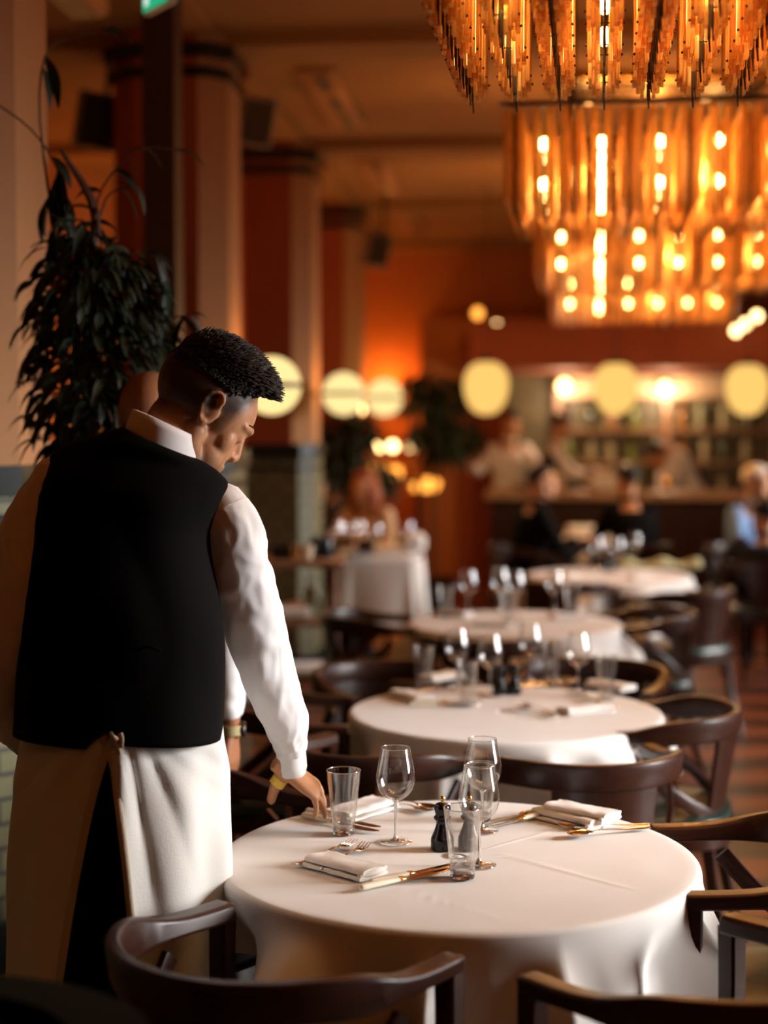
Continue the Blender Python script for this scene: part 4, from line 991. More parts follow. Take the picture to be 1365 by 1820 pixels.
# ---- generic figure for the people farther away
def figure(name, base, lab, J, top, skin=None, hair=None, legs=None, vest=None, vox=.008, bald=False, hstyle=0, group=None):
    """J: dict of joints relative to base; top/legs/vest are materials"""
    skin = skin or mSkin; base = Vector(base); t = empty(name, base, 0, lab, 'person', group)
    g_ = {k: (Vector(v) if not isinstance(v, (int, float)) else v) for k, v in J.items()}
    pv, nk, hd, sl, sr = g_['pelvis'], g_['neck'], g_['head'], g_['shl'], g_['shr']
    R = frame_of(g_['face'], (0, 0, 1)); ax = (sr - sl).normalized(); mid = (sl + sr) / 2; hs = J.get('hs', 1.0)
    up_ = (mid - pv).normalized(); fw = up_.cross(ax).normalized()
    b = MB(); head_shape(b, hd, R, hs)
    b.tube([hd + R @ Vector((0, -.02, 0)), nk, mid - up_ * .02], [.058, .056, .075], 18, n=8)
    def trunk(m, g, n=36, top_=1.0, z0=0):
        L = (mid - pv).length; rows = [(-.02, .155, .115), (.12, .16, .115), (.35, .145, .108), (.62, .17, .118), (.85, .185, .115), (.97, .165, .09), (1.06, .10, .07), (1.11, .065, .06)]
        q = cr(rows, 26); R_ = []
        for a, rx, ry in q:
            if a < z0: continue
            if a > top_: break
            c = pv + up_ * L * a; R_.append([c + ax * (rx + g) * math.copysign(abs(math.cos(2 * math.pi * j / n)) ** .85, math.cos(2 * math.pi * j / n)) + fw * (ry + g) * math.sin(2 * math.pi * j / n) for j in range(n)])
        return m.loft(R_)
    trunk(b, -.015)
    arms = []
    for s_, k in ((sl, 'l'), (sr, 'r')):
        e, w = g_['el' + k], g_['wr' + k]; arms.append((s_ + (mid - s_) * .15, e, w)); b.tube([s_ + (mid - s_) * .15, e, w], [.044, .037, .025], 14, n=14)
        F = (w - e).normalized(); N = g_.get('n' + k, Vector((0, 0, 1)) if abs(F.z) < .8 else Vector((-1 if k == 'l' else 1, 0, 0)))
        hand(b, w, g_.get('f' + k, F), N, -1 if k == 'l' else 1, .95)
    lp = []
    for k in 'lr':
        h = pv + ax * (-.09 if k == 'l' else .09) - up_ * .02; kn, an = g_['kn' + k], g_['an' + k]; lp.append((h, kn, an)); b.tube([h, kn, an], [.078, .055, .036], 14, n=14)
        b.tube([an + Vector((0, 0, -.03)), an + fw * .1 + Vector((0, 0, -.055))], [.035, .03], 10)
    b.build('body', skin, t, sm='all', mods=[('REMESH', dict(mode='VOXEL', voxel_size=vox, use_smooth_shade=True)), ('SMOOTH', dict(factor=.5, iterations=2))])
    m = MB(); trunk(m, .006)
    for i, (s_, e, w) in enumerate(arms): m.tube([s_, e, w - (w - e) * (.20 if vox < .007 else .06)], [.062, .052, .038], 24, n=50, disp=sleeve_disp(i * 3 + 2, .10))
    m.tube([nk - Vector((0, 0, .02)), nk + (hd - nk) * .15], [.067, .063], 20, n=4, caps=False)
    m.build('shirt' if vest else 'jacket' if top is mBlack else 'shirt', top, t, sm='all')
    if vest: vm = MB(); trunk(vm, .016, top_=1.0); vm.build('waistcoat', vest, t, sm='all')
    m = MB(); m.ell(pv - up_ * .02, (.165, .13, .12))
    for i, (h, kn, an) in enumerate(lp): m.tube([h, kn, an], [.095, .072, .058], 20, n=30, disp=sleeve_disp(i + 5, .05))
    m.build('trousers', legs or mBlack, t, sm='all')
    for (h, kn, an) in lp: MB().tube([an + Vector((0, 0, -.035)) - fw * .03, an + Vector((0, 0, -.05)) + fw * .17], [.045, .036], 12).build('shoe', mSatin, t, sm='all')
    if hair:
        if hstyle == 0: tk = lambda cf, se: .004 + .012 * smooth((se - .1) / .5)
        else: tk = lambda cf, se: .016 + .006 * se
        h = hair_cap(hd, R, hs, tk, low=(-.35 if hstyle == 0 else -.7), front=.6, seg=40, rows=16)
        if hstyle == 1:
            for q in range(26):
                a = lerp(math.radians(115), math.radians(425 - 180), q / 25); c = Vector((.078 * math.cos(a) * -1, -.02 - .085 * abs(math.sin(a)), .04)); c = Vector((.085 * math.sin(lerp(-2.0, 2.0, q / 25)), -.02 - .10 * math.cos(lerp(-2.0, 2.0, q / 25)) * 1, .03))
                p = hd + R @ c; h.tube([p, p + Vector((0, 0, -.12)) + R @ Vector((c.x * .3, -.01, 0)), p + Vector((0, 0, -.24))], [.018, .02, .010], 8, n=8)
        h.build('hair', hair, t, sm='all')
    return t
def standing(face, lean=0, h=1.0):
    return dict(pelvis=(0, 0, .95 * h), neck=(0, .01, 1.52 * h), head=(0, .03, 1.64 * h), face=face)
# second waiter, beyond the first; only the back of his head and his right forearm show
b2 = Vector((-.612, 4.02, 0))
w2 = figure('person', b2, 'second waiter hidden behind the first, a wristwatch on his hanging right arm', dict(
    pelvis=(0, 0, .96), neck=(.01, .02, 1.535), head=(.012, .05, 1.665), face=(.05, 1, -.12), shl=(-.19, 0, 1.46), shr=(.16, 0, 1.45), ell=(-.21, .02, 1.17), elr=(.20, .0, 1.16),
    wrl=(-.19, .10, .93), wrr=(.214, .03, .862), nr=(1, -.4, 0), fr=(.03, .05, -1), nl=(-1, 0, 0), knl=(-.09, .02, .5), knr=(.09, .02, .5), anl=(-.1, 0, .09), anr=(.1, 0, .09)), mShirt, skin=mSkinD, hair=None, vest=mBlack, vox=.005)
m = MB(); m.loft([[Vector((.214 + .0295 * math.cos(2 * math.pi * j / 32), .03 + .034 * math.sin(2 * math.pi * j / 32), z)) for j in range(32)] for z in (.850, .853, .873, .876)], cap=False)
ws = m.build('wristwatch', mat('khaki_watch_strap', (.34, .27, .12), .6), w2, sm='all', mods=[('SOLIDIFY', dict(thickness=.003, offset=1))])
MB().lathe([(.019, 0), (.021, .002), (.021, .008), (.018, .011)], 24, M=Matrix.Rotation(math.pi / 2, 3, 'Y'), c=(.242, .028, .863)).build('watch_case', mIron, ws)
# ------------------------------------------------------------------ seated guests and bar staff
def seated(face, dx, dy, h=1.12):
    """joints of a seated person whose body faces (dx,dy)"""
    f = Vector((dx, dy, 0)).normalized(); r = Vector((f.y, -f.x, 0))
    def P(a, b, c): return r * a + f * b + Vector((0, 0, c))
    k = h / 1.12
    return dict(pelvis=P(0, 0, .60), neck=P(0, .09, 1.02 * k), head=P(0, .13, 1.15 * k), face=face, shl=P(-.18, .06, .95 * k), shr=P(.18, .06, .95 * k), ell=P(-.24, .22, .74), elr=P(.24, .22, .74),
                wrl=P(-.12, .42, .80), wrr=P(.12, .42, .80), knl=P(-.10, .42, .55), knr=P(.10, .42, .55), anl=P(-.10, .42, .09), anr=P(.10, .42, .09))
mRedHair = mat('auburn_hair', (.28, .07, .02), .6); mWhiteHair = mat('white_hair', (.62, .52, .42), .7); mBeige = mat('cream_blouse', (.62, .48, .34), .85); mNavy = mat('navy_coat', (.012, .014, .022), .85); mBlueShirt = mat('blue_shirt', (.14, .24, .42), .8); mBrownCoat = mat('dark_brown_coat', (.035, .02, .012), .9)
def guest(px, D, lab, dx, dy, face, top, hair, hst=0, h=1.12, mod=None, skin=None):
    J = seated(face, dx, dy, h)
    if mod: J.update(mod(J))
    return figure('person', ((px - CX) / FPX * D, D, 0), lab, J, top, hair=hair, hstyle=hst, vox=.012, group='guests seated at the far tables', skin=skin)
guest(515, 11.3, 'guest in dark clothes seated at the left end of the far long table', 1, .15, (1, -.1, -.1), mBlack, mHair)
def lift(J):
    e = Vector(J['elr']); return {'elr': e + Vector((.05, 0, .05)), 'wrr': Vector(J['head']) + Vector((.10, -.12, -.10))}
guest(566, 12.3, 'guest resting a hand by the face behind the far long table', -.2, -1, (-.3, -1, 0), mBrownCoat, mHair, mod=lift)
guest(660, 11.95, 'guest with long auburn hair and a cream top at the far long table', -.5, -1, (-.5, -.8, -.1), mBeige, mRedHair, 1, h=1.15)
guest(935, 11.4, 'guest in black seated left of the stacked linen by the bar, face turned right', 1, .2, (1, -.1, .05), mBlack, mHair, h=1.2)
guest(1128, 11.7, 'guest in dark coat seated with back to us behind the fourth table', -.3, 1, (-.3, 1, 0), mBlack, mHair, h=1.2)
guest(1322, 11.4, 'white-haired guest in a blue shirt at the right edge', .6, -.8, (.8, -.6, 0), mBlueShirt, mWhiteHair, h=1.2)
guest(1362, 10.2, 'guest in a dark coat seated at the far right edge with back to us', .2, 1, (0, 1, 0), mNavy, mHair, h=1.02)
def staff(px, D, lab, J, vest=None):
    return figure('person', ((px - CX) / FPX * D, D, 0), lab, J, mShirt, hair=mHair, vest=vest, vox=.012, group='bartenders behind the bar')
base = dict(knl=(-.1, .02, .5), knr=(.1, .02, .5), anl=(-.1, 0, .09), anr=(.1, 0, .09))
staff(985, 14.75, 'bartender in white shirt and black waistcoat reaching right behind the bar', dict(base, pelvis=(0, 0, .95), neck=(.03, -.02, 1.50), head=(.05, -.05, 1.62), face=(.8, -.5, -.3), shl=(.02, .16, 1.40), shr=(.0, -.16, 1.40), ell=(.2, .14, 1.2), elr=(.16, -.2, 1.2), wrl=(.42, .0, 1.22), wrr=(.40, -.2, 1.2)), mBlack)
staff(1213, 14.75, 'bartender bending forward behind the bar, white shirt back and dark hair', dict(base, pelvis=(.12, .05, .98), neck=(-.14, -.10, 1.44), head=(-.27, -.16, 1.36), face=(-.6, -.3, -.8), shl=(-.10, .12, 1.38), shr=(-.08, -.20, 1.38), ell=(-.16, .1, 1.18), elr=(-.14, -.26, 1.15), wrl=(-.2, -.05, 1.05), wrr=(-.2, -.3, 1.02)))
staff(905, 15.05, 'bartender in yellow-lit shirt left of the waistcoated one behind the bar', dict(base, pelvis=(0, 0, .95), neck=(0, 0, 1.52), head=(.02, -.02, 1.65), face=(-.5, -.8, -.2), shl=(.18, .0, 1.42), shr=(-.18, 0, 1.42), ell=(.28, -.1, 1.25), elr=(-.3, -.1, 1.22), wrl=(.3, -.28, 1.35), wrr=(-.38, -.3, 1.28)))
# ------------------------------------------------------------------ bar
def lbox(mb, c, d, b=0): return mb.box(c, d, b=b)
RZ = -RA
def ruv(u, v): return RM(u, v)
bar = empty('bar_counter', RM(2.1, 14.15), RZ, 'long dark panelled bar counter with a pale stone top', 'bar counter')
MB().box((0, 0, .50), (5.0, .5, 1.0)).build('body', mWood, bar, sm=False)
m = MB()
for i in range(33): m.box((-2.45 + i * .153, -.262, .52), (.03, .024, .9), b=.004)
m.build('front_slats', mWood, bar)
MB().box((0, -.03, 1.035), (5.1, .68, .07), b=.01).build('counter_top', mat('warm_stone_counter', (.45, .27, .16), .3, var=.25, vscale=9), bar)
MB().tube([(-2.4, -.42, .18), (2.4, -.42, .18)], .02, 10).build('foot_rail', mGold, bar)
bs_ = empty('back_bar_shelving', RM(2.3, 15.62), RZ, 'tall bottle shelving behind the bar', 'shelving')
for z in (.95, 1.28, 1.60, 1.92): MB().box((0, 0, z), (4.2, .24, .03)).build('shelf', mShelf, bs_, sm=False)
for x in (-2.1, -1.05, 0, 1.05, 2.1): MB().box((x, 0, 1.05), (.05, .25, 2.1)).build('upright', mShelf, bs_, sm=False)
MB().box((0, .02, .46), (4.2, .2, .92)).build('cupboard', mWood, bs_, sm=False)
MB().box((0, -.13, 2.03), (4.2, .04, .2)).build('pelmet', mat('pale_metal_pelmet', (.55, .42, .28), .5), bs_, sm=False)
BC = [(.16, .20, .04), (.05, .07, .03), (.30, .12, .02), (.40, .34, .20), (.08, .02, .01), (.30, .30, .18)]
BM = [mat('bottle_glass_%d' % i, c, .12, spec=.8) for i, c in enumerate(BC)]
def bottle(mt, k):
    o = MB().lathe([(.0, 0), (.036, .002), (.038, .01), (.038, .17 + .01 * k), (.03, .20), (.014, .225), (.013, .29), (.015, .292), (.015, .305), (0, .306)], 12).build('bottle', mt, None)
    return o
rnd = random.Random(5)
bot = [bottle(mt, k) for k, mt in enumerate(BM)]; ub = set()
rows = {0: .965, 1: 1.295, 2: 1.615}; rn = {0: 'lowest', 1: 'middle', 2: 'top'}
bn = ['olive green', 'dark green', 'amber', 'pale cream', 'dark brown', 'pale green']
for r in (0, 1, 2):
    for i in range(19):
        x = -2.0 + i * .218 + rnd.uniform(-.03, .03)
        if min(abs(x - q) for q in (-2.1, -1.05, 0, 1.05, 2.1)) < .07: continue
        k = rnd.randrange(6); o = bot[k] if k not in ub else bot[k].copy()
        if k in ub: COL.objects.link(o)
        ub.add(k); p = bs_.location + Matrix.Rotation(RZ, 3, 'Z') @ Vector((x, rnd.uniform(-.05, .05), 0)); o.location = (p.x, p.y, rows[r])
        tag(o, '%s bottle on the %s shelf behind the bar' % (bn[k], rn[r]), 'bottle', '%s bottles on the %s back-bar shelf' % (bn[k], rn[r]))
# upside-down glasses and small things on the counter
gl0 = MB().lathe([(.034, 0), (.036, .06), (.030, .09), (.006, .10), (.005, .15), (.03, .155), (.03, .157)], 14).build('upturned_glass', mGlass, None, sm='all')
p0 = bs_.location
for i in range(16):
    o = gl0 if i == 0 else gl0.copy()
    if i: COL.objects.link(o)
    p = p0 + Matrix.Rotation(RZ, 3, 'Z') @ Vector((-.0 + i * .125 + .12, -.04, 0)); o.location = (p.x, p.y, 1.935)
    tag(o, 'upturned stem glass on the top ledge behind the bar', 'glass', 'upturned glasses on the bar ledge')
cnt = [(-2.1, 'jar', mWhiteP, .12, .05), (-1.9, 'jar', mBeige, .16, .05), (-1.62, 'bottle', BM[2], 0, 0), (-1.45, 'jar', mIvory, .2, .04), (-1.2, 'bottle', BM[0], 0, 0), (-.95, 'jar', mGold, .14, .05), (.12, 'jar', mBeige, .18, .05), (.3, 'bottle', BM[4], 0, 0), (1.5, 'bottle', BM[4], 0, 0), (1.7, 'bottle', BM[1], 0, 0), (1.9, 'jar', mBeige, .13, .05), (2.1, 'bottle', BM[3], 0, 0)]
for i, (x, kd, mt, h, r) in enumerate(cnt):
    p = bar.location + Matrix.Rotation(RZ, 3, 'Z') @ Vector((x, .02, 0)); z = 1.0705
    if kd == 'bottle': o = bottle(mt, 1); lb = 'bottle standing on the bar counter, number %d from its left end' % (i + 1); lb = ['', '', 'amber bottle on the counter among the jars at its left', '', 'olive bottle on the counter left of the bartenders', '', '', 'brown bottle on the counter between the two bartenders', 'brown bottle on the counter right of the bending bartender', 'dark green bottle on the counter right of the bending bartender', '', 'cream bottle at the right end of the counter'][i]
    else: o = MB().lathe([(0, 0), (r, .002), (r * 1.05, h * .5), (r * .9, h * .9), (r * .6, h), (0, h)], 14).build('jar', mt, None); lb = ['white jar at the left end of the bar counter', 'cream jar second from the left end of the bar counter', '', 'tall ivory jar on the bar counter', '', 'brass jar left of the yellow-lit bartender', 'cream jar between the two bartenders on the counter', '', '', '', 'cream jar at the right end of the bar counter', ''][i]
    o.location = (p.x, p.y, z); tag(o, lb, kd, 'things on the bar counter')
pc = W(1072, 830, 14.1); o = MB().ell((0, 0, .06), (.17, .1, .06)).build('folded_cloth', mNapkin, None, sm='all', loc=(pc.x, pc.y - .02, 1.0705)); tag(o, 'white cloth heap on the bar counter by the waistcoated bartender', 'cloth')
pc = W(930, 845, 14.1); o = MB().lathe([(0, 0), (.05, .003), (.16, .05), (.17, .055), (.155, .052), (.05, .012), (0, .012)], 24).build('bowl', mGold, None, loc=(pc.x, pc.y - .1, 1.0705)); tag(o, 'brass bowl on the bar counter', 'bowl')
# little lamps
def small_lamp(px, py, D, r, mt, lab, grp, ztop=None, stand=None):
    p = W(px, py, D)
    if stand is not None:
        t = empty('small_table_lamp', (p.x, p.y, stand), 0, lab, 'lamp', grp); h = p.z - stand
        MB().lathe([(.0, 0), (.05, .002), (.05, .012), (.008, .02), (.007, h - r), (.02, h - r * .6)], 14).build('stand', mGold, t)
        MB().ell((0, 0, h), (r, r, r), seg=16, rows=10).build('glowing_globe', mt, t, sm='all')
    else:
        t = empty('hanging_bulb', p, 0, lab, 'lamp', grp); MB().ell((0, 0, 0), (r, r, r * 1.1), seg=16, rows=10).build('glowing_globe', mt, t, sm='all')
        MB().tube([(0, 0, r), (0, 0, (ztop or CEIL) - p.z)], .004, 6).build('cord', mIron, t)
        if ztop: light('bar_lamp', 'POINT', p + Vector((0, -.12, -.12)), 18, (1, .70, .42), .06)
gp = 'small bright bulbs hanging above the left end of the bar'
for px, l in ((674, 'leftmost of the three small bright bulbs by the plants'), (698, 'middle of the three small bright bulbs by the plants'), (730, 'rightmost of the three small bright bulbs by the plants')): small_lamp(px, 793, 13.6, .045, mFlame, l, 'three small bright bulbs by the plants', stand=1.07 if px == 730 else 1.07)
small_lamp(640, 728, 13.2, .035, mFlame, 'small round bulb just below the second globe lamp', gp)
small_lamp(1003, 687, 15.2, .065, mFlame, 'round glowing lamp left of the middle lantern', 'glowing lamps above the back bar', ztop=2.16)
small_lamp(1182, 690, 15.2, .06, mFlame, 'round glowing lamp right of the middle lantern', 'glowing lamps above the back bar', ztop=2.16)
small_lamp(849, 557, 15.4, .05, mGlowO, 'upper amber bulb left of the lanterns', 'amber bulbs high on the end wall')
small_lamp(883, 582, 15.4, .05, mFlame, 'amber bulb just above the leftmost lantern', 'amber bulbs high on the end wall')
for px, py, l in ((1308, 588, 'lowest'), (1325, 576, 'middle'), (1345, 562, 'highest')): small_lamp(px, py, 13.4, .038, mFlame, '%s of the three small bulbs rising at the right edge' % l, 'three small bulbs at the right edge')
for px, py, l in ((662, 838, 'left'), (682, 834, 'middle'), (703, 840, 'large right')):
    p = W(px, py, 13.5); r = .05 if px < 690 else .06; t = empty('candle_lamp', (p.x, p.y, p.z - .07), 0, '%s orange candle lamp on the ledge at the left end of the bar' % l, 'candle lamp', 'orange candle lamps')
    MB().lathe([(0, 0), (.04, .002), (.045, .02)], 14).build('holder', mGold, t); MB().lathe([(.04, .021), (r, .06), (r * .8, .12), (.02, .125)], 16).build('glass_shade', mGlowO, t, sm='all')
t = empty('glowing_fruit_bowl', (W(755, 850, 13.8).x, 13.8, 1.0705), 0, 'orange glowing glass lamp at the left end of the bar counter', 'lamp'); MB().lathe([(0, 0), (.1, .002), (.14, .06), (.13, .10), (.05, .12)], 20).build('shade', mGlowO, t)
p = W(704, 872, 13.5); led = empty('ledge_table', (p.x, p.y, 0), RZ, 'narrow dark side table carrying the orange candle lamps', 'side table')
MB().box((0, 0, W(690, 836, 13.5).z - .085), (.46, .3, .03), b=.005).build('top', mWood, led)
for sx in (-.2, .2): MB().box((sx, 0, .6), (.04, .2, W(690, 836, 13.5).z * 2 - 1.4), b=.005).build('leg', mWood, led)
# amber panel light on the end wall over the doorway
t = empty('wall_sconce', W(884, 640, 15.9), 0, 'tall amber wall light beside the leftmost lantern', 'wall lamp'); MB().box((0, 0, 0), (.16, .08, .42), b=.02).build('shade', mGlowO, t); MB().box((0, .05, 0), (.1, .04, .2)).build('bracket', mGold, t)
# ------------------------------------------------------------------ far long table and linen table
def cloth_box(name, px0, px1, D, dep, ztop, zbot, lab, seed):
    x0 = (px0 - CX) / FPX * D; x1 = (px1 - CX) / FPX * D; n = 96; R = []; f = folds(seed, (9, 14, 23)); cxx = (x0 + x1) / 2; hw = (x1 - x0) / 2; hd = dep / 2
    def outline(k, j, w=0):
        a = 2 * math.pi * j / n; c, s = math.cos(a), math.sin(a); e = .3
        return (hw * k + w) * math.copysign(abs(c) ** e, c), (hd * k + w) * math.copysign(abs(s) ** e, s), a
    for i in range(1, 7): R.append([Vector((*outline(i / 6 * .985, j)[:2], ztop)) for j in range(n)])
    for i in range(1, 13):
        t_ = i / 12; r = []
        for j in range(n):
            x, y, a = outline(1, j, .01 + .02 * t_ + .022 * f(a_ := 2 * math.pi * j / n) * t_); r.append(Vector((x, y, ztop - .01 - (ztop - zbot) * t_)))
        R.append(r)
    m = MB(); m.loft(R, cap=False); m.f.append(tuple(range(n))); m.mi.append(0)
    o = m.build('tablecloth', mLinen, sm='all', loc=(cxx, D + dep / 2, 0)); return tag(o, lab, 'tablecloth', 'white tablecloths'), cxx, hw
_, lx, lh = cloth_box('t', 596, 752, 10.9, .8, .757, .26, 'long white tablecloth hanging low on the guests\' table behind the service shelf', 51)
t = empty('long_table', (lx, 11.3, 0), 0, 'long dining table behind the service shelf', 'table'); MB().box((0, 0, .735), (lh * 1.94, .74, .03), b=.004).build('tabletop', mWood, t)
for sx in (-1, 1):
    for sy in (-1, 1): MB().box((sx * (lh - .1), sy * .3, .36), (.06, .06, .72), b=.005).build('leg', mWood, t)
rnd = random.Random(9)
GP = 'stemmed glasses on the long table'
for px, py, l in ((520, 968, 'leftmost stemmed glass on the far long table'), (545, 972, 'second stemmed glass on the far long table'), (600, 974, 'middle stemmed glass on the far long table'), (640, 970, 'stemmed glass before the auburn-haired guest'), (668, 976, 'stemmed glass right of the auburn-haired guest\'s dish'), (725, 972, 'rightmost stemmed glass on the far long table')): put(WG, px + (60 if px < 560 else 0) * 1.4, py + 8, l, GP, z=.7575)
for px, py, l, s_ in ((560, 976, 'left round dish on the far long table', 1), (690, 972, 'right round dish on the far long table', 1)):
    p = onz(max(px, 632), py + 10, .7575); o = MB().lathe([(0, 0), (.06, .002), (.10, .02), (.11, .022), (.095, .018), (.05, .006), (0, .006)], 24).build('plate', mNapkin, None, loc=p); tag(o, l, 'plate', 'dishes on the long table')
for px, mt, l, h in ((650, mIron, 'dark square tin on the far long table', .10), (598, mGold, 'small yellow box on the far long table', .05)):
    p = onz(max(px, 612), 984, .7575); o = MB().box((0, 0, h / 2), (.12, .09, h), b=.006).build('tin', mt, None, loc=p); tag(o, l, 'tin', 'tins on the long table')
p = onz(735, 982, .7575); o = MB().box((0, 0, .07), (.17, .16, .14), b=.05).build('napkin_stack', mNapkin, None, loc=p); tag(o, 'thick white napkin stack at the right end of the far long table', 'napkins')
# linen stack on the small table before the bar
x, y = T[4][0], T[4][1]
for k, (w_, h, z) in enumerate(((.40, .035, .744), (.38, .035, .7795), (.36, .03, .815))):
    o = napkin(w_, .26, h, k).build('folded_linen', mNapkin if k != 1 else mBeige, None, sm='all', loc=(x + .04, y, z)); tag(o, ['bottom', 'middle', 'top'][k] + ' sheet of the linen stack on the small table before the bar', 'linen', 'linen stack by the bar')
# ------------------------------------------------------------------ service shelf
sv = empty('service_shelf', ((545 - CX) / FPX * 8.2 - .2, 8.2, 0), 0, 'open wooden service shelf beside the waiter\'s sleeve, stacked with linen and bottles', 'shelf')
X0, X1 = -.42, .40
def zy(py, D=8.0): return W(0, py, D).z
for py in (997, 1102, 1203): MB().box(((X0 + X1) / 2, 0, zy(py) - .018), (X1 - X0, .42, .036), b=.006).build('shelf', mShelf, sv)
for sx in (X0 + .04, X1 - .06):
    for sy in (-.17, .17): MB().box((sx, sy, zy(1000) / 2 - .02), (.04, .04, zy(1000) - .05), b=.004).build('upright', mWoodR, sv)
def onshelf(px, row, name, mb, mt, lab, cat, grp, dy=0, sm=True):
    z = zy({0: 997, 1: 1102, 2: 1203}[row]) + .0005; x = (px - CX) / FPX * 8.1; o = mb.build(name, mt, None, sm=sm, loc=(x, 8.1 + dy, z)); return tag(o, lab, cat, grp)
onshelf(505, 1, 'folded_linen', napkin(.26, .2, .06, 4), mNapkin, 'white linen pile on the middle level of the service shelf', 'linen', 'linen piles on the service shelf')
onshelf(512, 2, 'folded_linen', napkin(.34, .25, .05, 5), mNapkin, 'white linen pile on the lowest level of the service shelf', 'linen', 'linen piles on the service shelf')
onshelf(520, 1, 'box', MB().box((0, 0, .03), (.1, .1, .06), b=.004), mat('orange_box', (.6, .2, .05), .6), 'small orange box behind the linen on the service shelf', 'box', None, dy=.15)
for px, mt, l in ((548, BM[3], 'pale bottle in the middle of the service shelf'), (560, BM[5], 'pale green bottle on the service shelf'), (588, mBeige, 'cream bottle at the right of the service shelf')):
    o = bottle(mt, 0); o.scale = (.8, .8, .72); o.location = ((px - CX) / FPX * 8.1, 8.12 + (px % 7) * .01, zy(1102) + .0005); tag(o, l, 'bottle', 'bottles on the service shelf')
for px, l in ((492, 'leftmost cup on top of the service shelf'), (508, 'second cup on top of the service shelf'), (526, 'third cup on top of the service shelf'), (545, 'fourth cup on top of the service shelf')):
    onshelf(px, 0, 'cup', MB().lathe([(0, 0), (.025, .001), (.034, .05), (.037, .075), (.034, .074), (.02, .01), (0, .01)], 16), [mIron, mBeige, mGold, mNapkin][px % 4], l, 'cup', 'cups on the service shelf', dy=-.02)
for px, l in ((560, 'left dark pot on top of the service shelf'), (578, 'right dark pot on top of the service shelf')):
    onshelf(px, 0, 'pot', MB().lathe([(0, 0), (.035, .002), (.04, .06), (.03, .10), (.012, .11), (0, .12)], 16), mMill, l, 'pot', 'pots on the service shelf', dy=.08)
# ------------------------------------------------------------------ plants
def leaf(mb, base, d, L, w, droop=.5, seed=0):
    d = Vector(d).normalized(); side = d.cross(Vector((0, 0, 1)))
    if side.length < .1: side = Vector((1, 0, 0))
    side.normalize(); side = (Matrix.Rotation(math.sin(seed) * .9, 3, d) @ side); N = 7; pts = []; p = Vector(base); q = d.copy()
    V = []; F = []
    for i in range(N + 1):
        t = i / N; hw = w * math.sin(math.pi * min(1, t * .93 + .04)) ** .8 * (1 - .35 * t)
        up = side.cross(q).normalized()
        V += [p - side * hw + up * hw * .35, p, p + side * hw + up * hw * .35]
        q = (q + Vector((0, 0, -droop / N * 1.6))).normalized(); p = p + q * L / N
    for i in range(N):
        a = i * 3; F += [(a, a + 1, a + 4, a + 3), (a + 1, a + 2, a + 5, a + 4)]
    mb.add(V, F)
def branchy(lab, name, base, trunk, crowns, nl, L, w, seed, pot=True, grp=None, strands=()):
    t = empty(name, base, 0, lab, 'plant', grp); rnd = random.Random(seed); base = Vector(base)
    st = MB(); lf = MB()
    tp = [Vector(p) - base for p in trunk]; st.tube(tp, [.022] + [.014] * (len(tp) - 2) + [.006], 8, n=20)
    for (c, r, n) in crowns:
        c = Vector(c) - base
        for _ in range(n):
            d = Vector((rnd.gauss(0, 1), rnd.gauss(0, 1), rnd.gauss(0, 1))).normalized(); k = rnd.random() ** .45
            p = c + Vector((d.x * r[0], d.y * r[1], d.z * r[2])) * k
            leaf(lf, p, (d.x + rnd.uniform(-.5, .5), d.y + rnd.uniform(-.5, .5), rnd.uniform(-.5, .4)), L * rnd.uniform(.7, 1.2), w * rnd.uniform(.8, 1.2), 1.1, rnd.random() * 6)
        for _ in range(max(3, n // 25)):
            d = Vector((rnd.gauss(0, 1), rnd.gauss(0, 1), rnd.gauss(0, .8))).normalized(); a = c + Vector((d.x * r[0], d.y * r[1], d.z * r[2])) * .85
            near = min(tp, key=lambda q: (q - a).length); st.tube([near, (near + a) / 2 + Vector((0, 0, .05)), a], [.006, .004, .002], 6, n=8)
    for pts, lv in strands:
        P = [Vector(p) - base for p in pts]; st.tube(P, [.005] + [.003] * (len(P) - 1), 6, n=14)
        q = cr([tuple(p) for p in P], 40)
        for f, dx, dz, LL in lv:
            leaf(lf, q[min(39, int(f * 39))], (dx, rnd.uniform(-.3, .3), dz), LL, LL * .17, .9, rnd.uniform(-1, 1))
    lf.build('foliage', mLeaf, t, sm='all'); st.build('stem', mStem, t)
    if pot: MB().lathe([(0, 0), (.16, .002), (.2, .3), (.21, .36), (.19, .36), (.17, .3), (0, .3)], 24).build('pot', mIron, t)
    return t
D = 4.35
def w(px, py, d=D): return W(px, py, d)
gx = w(165, 756).x
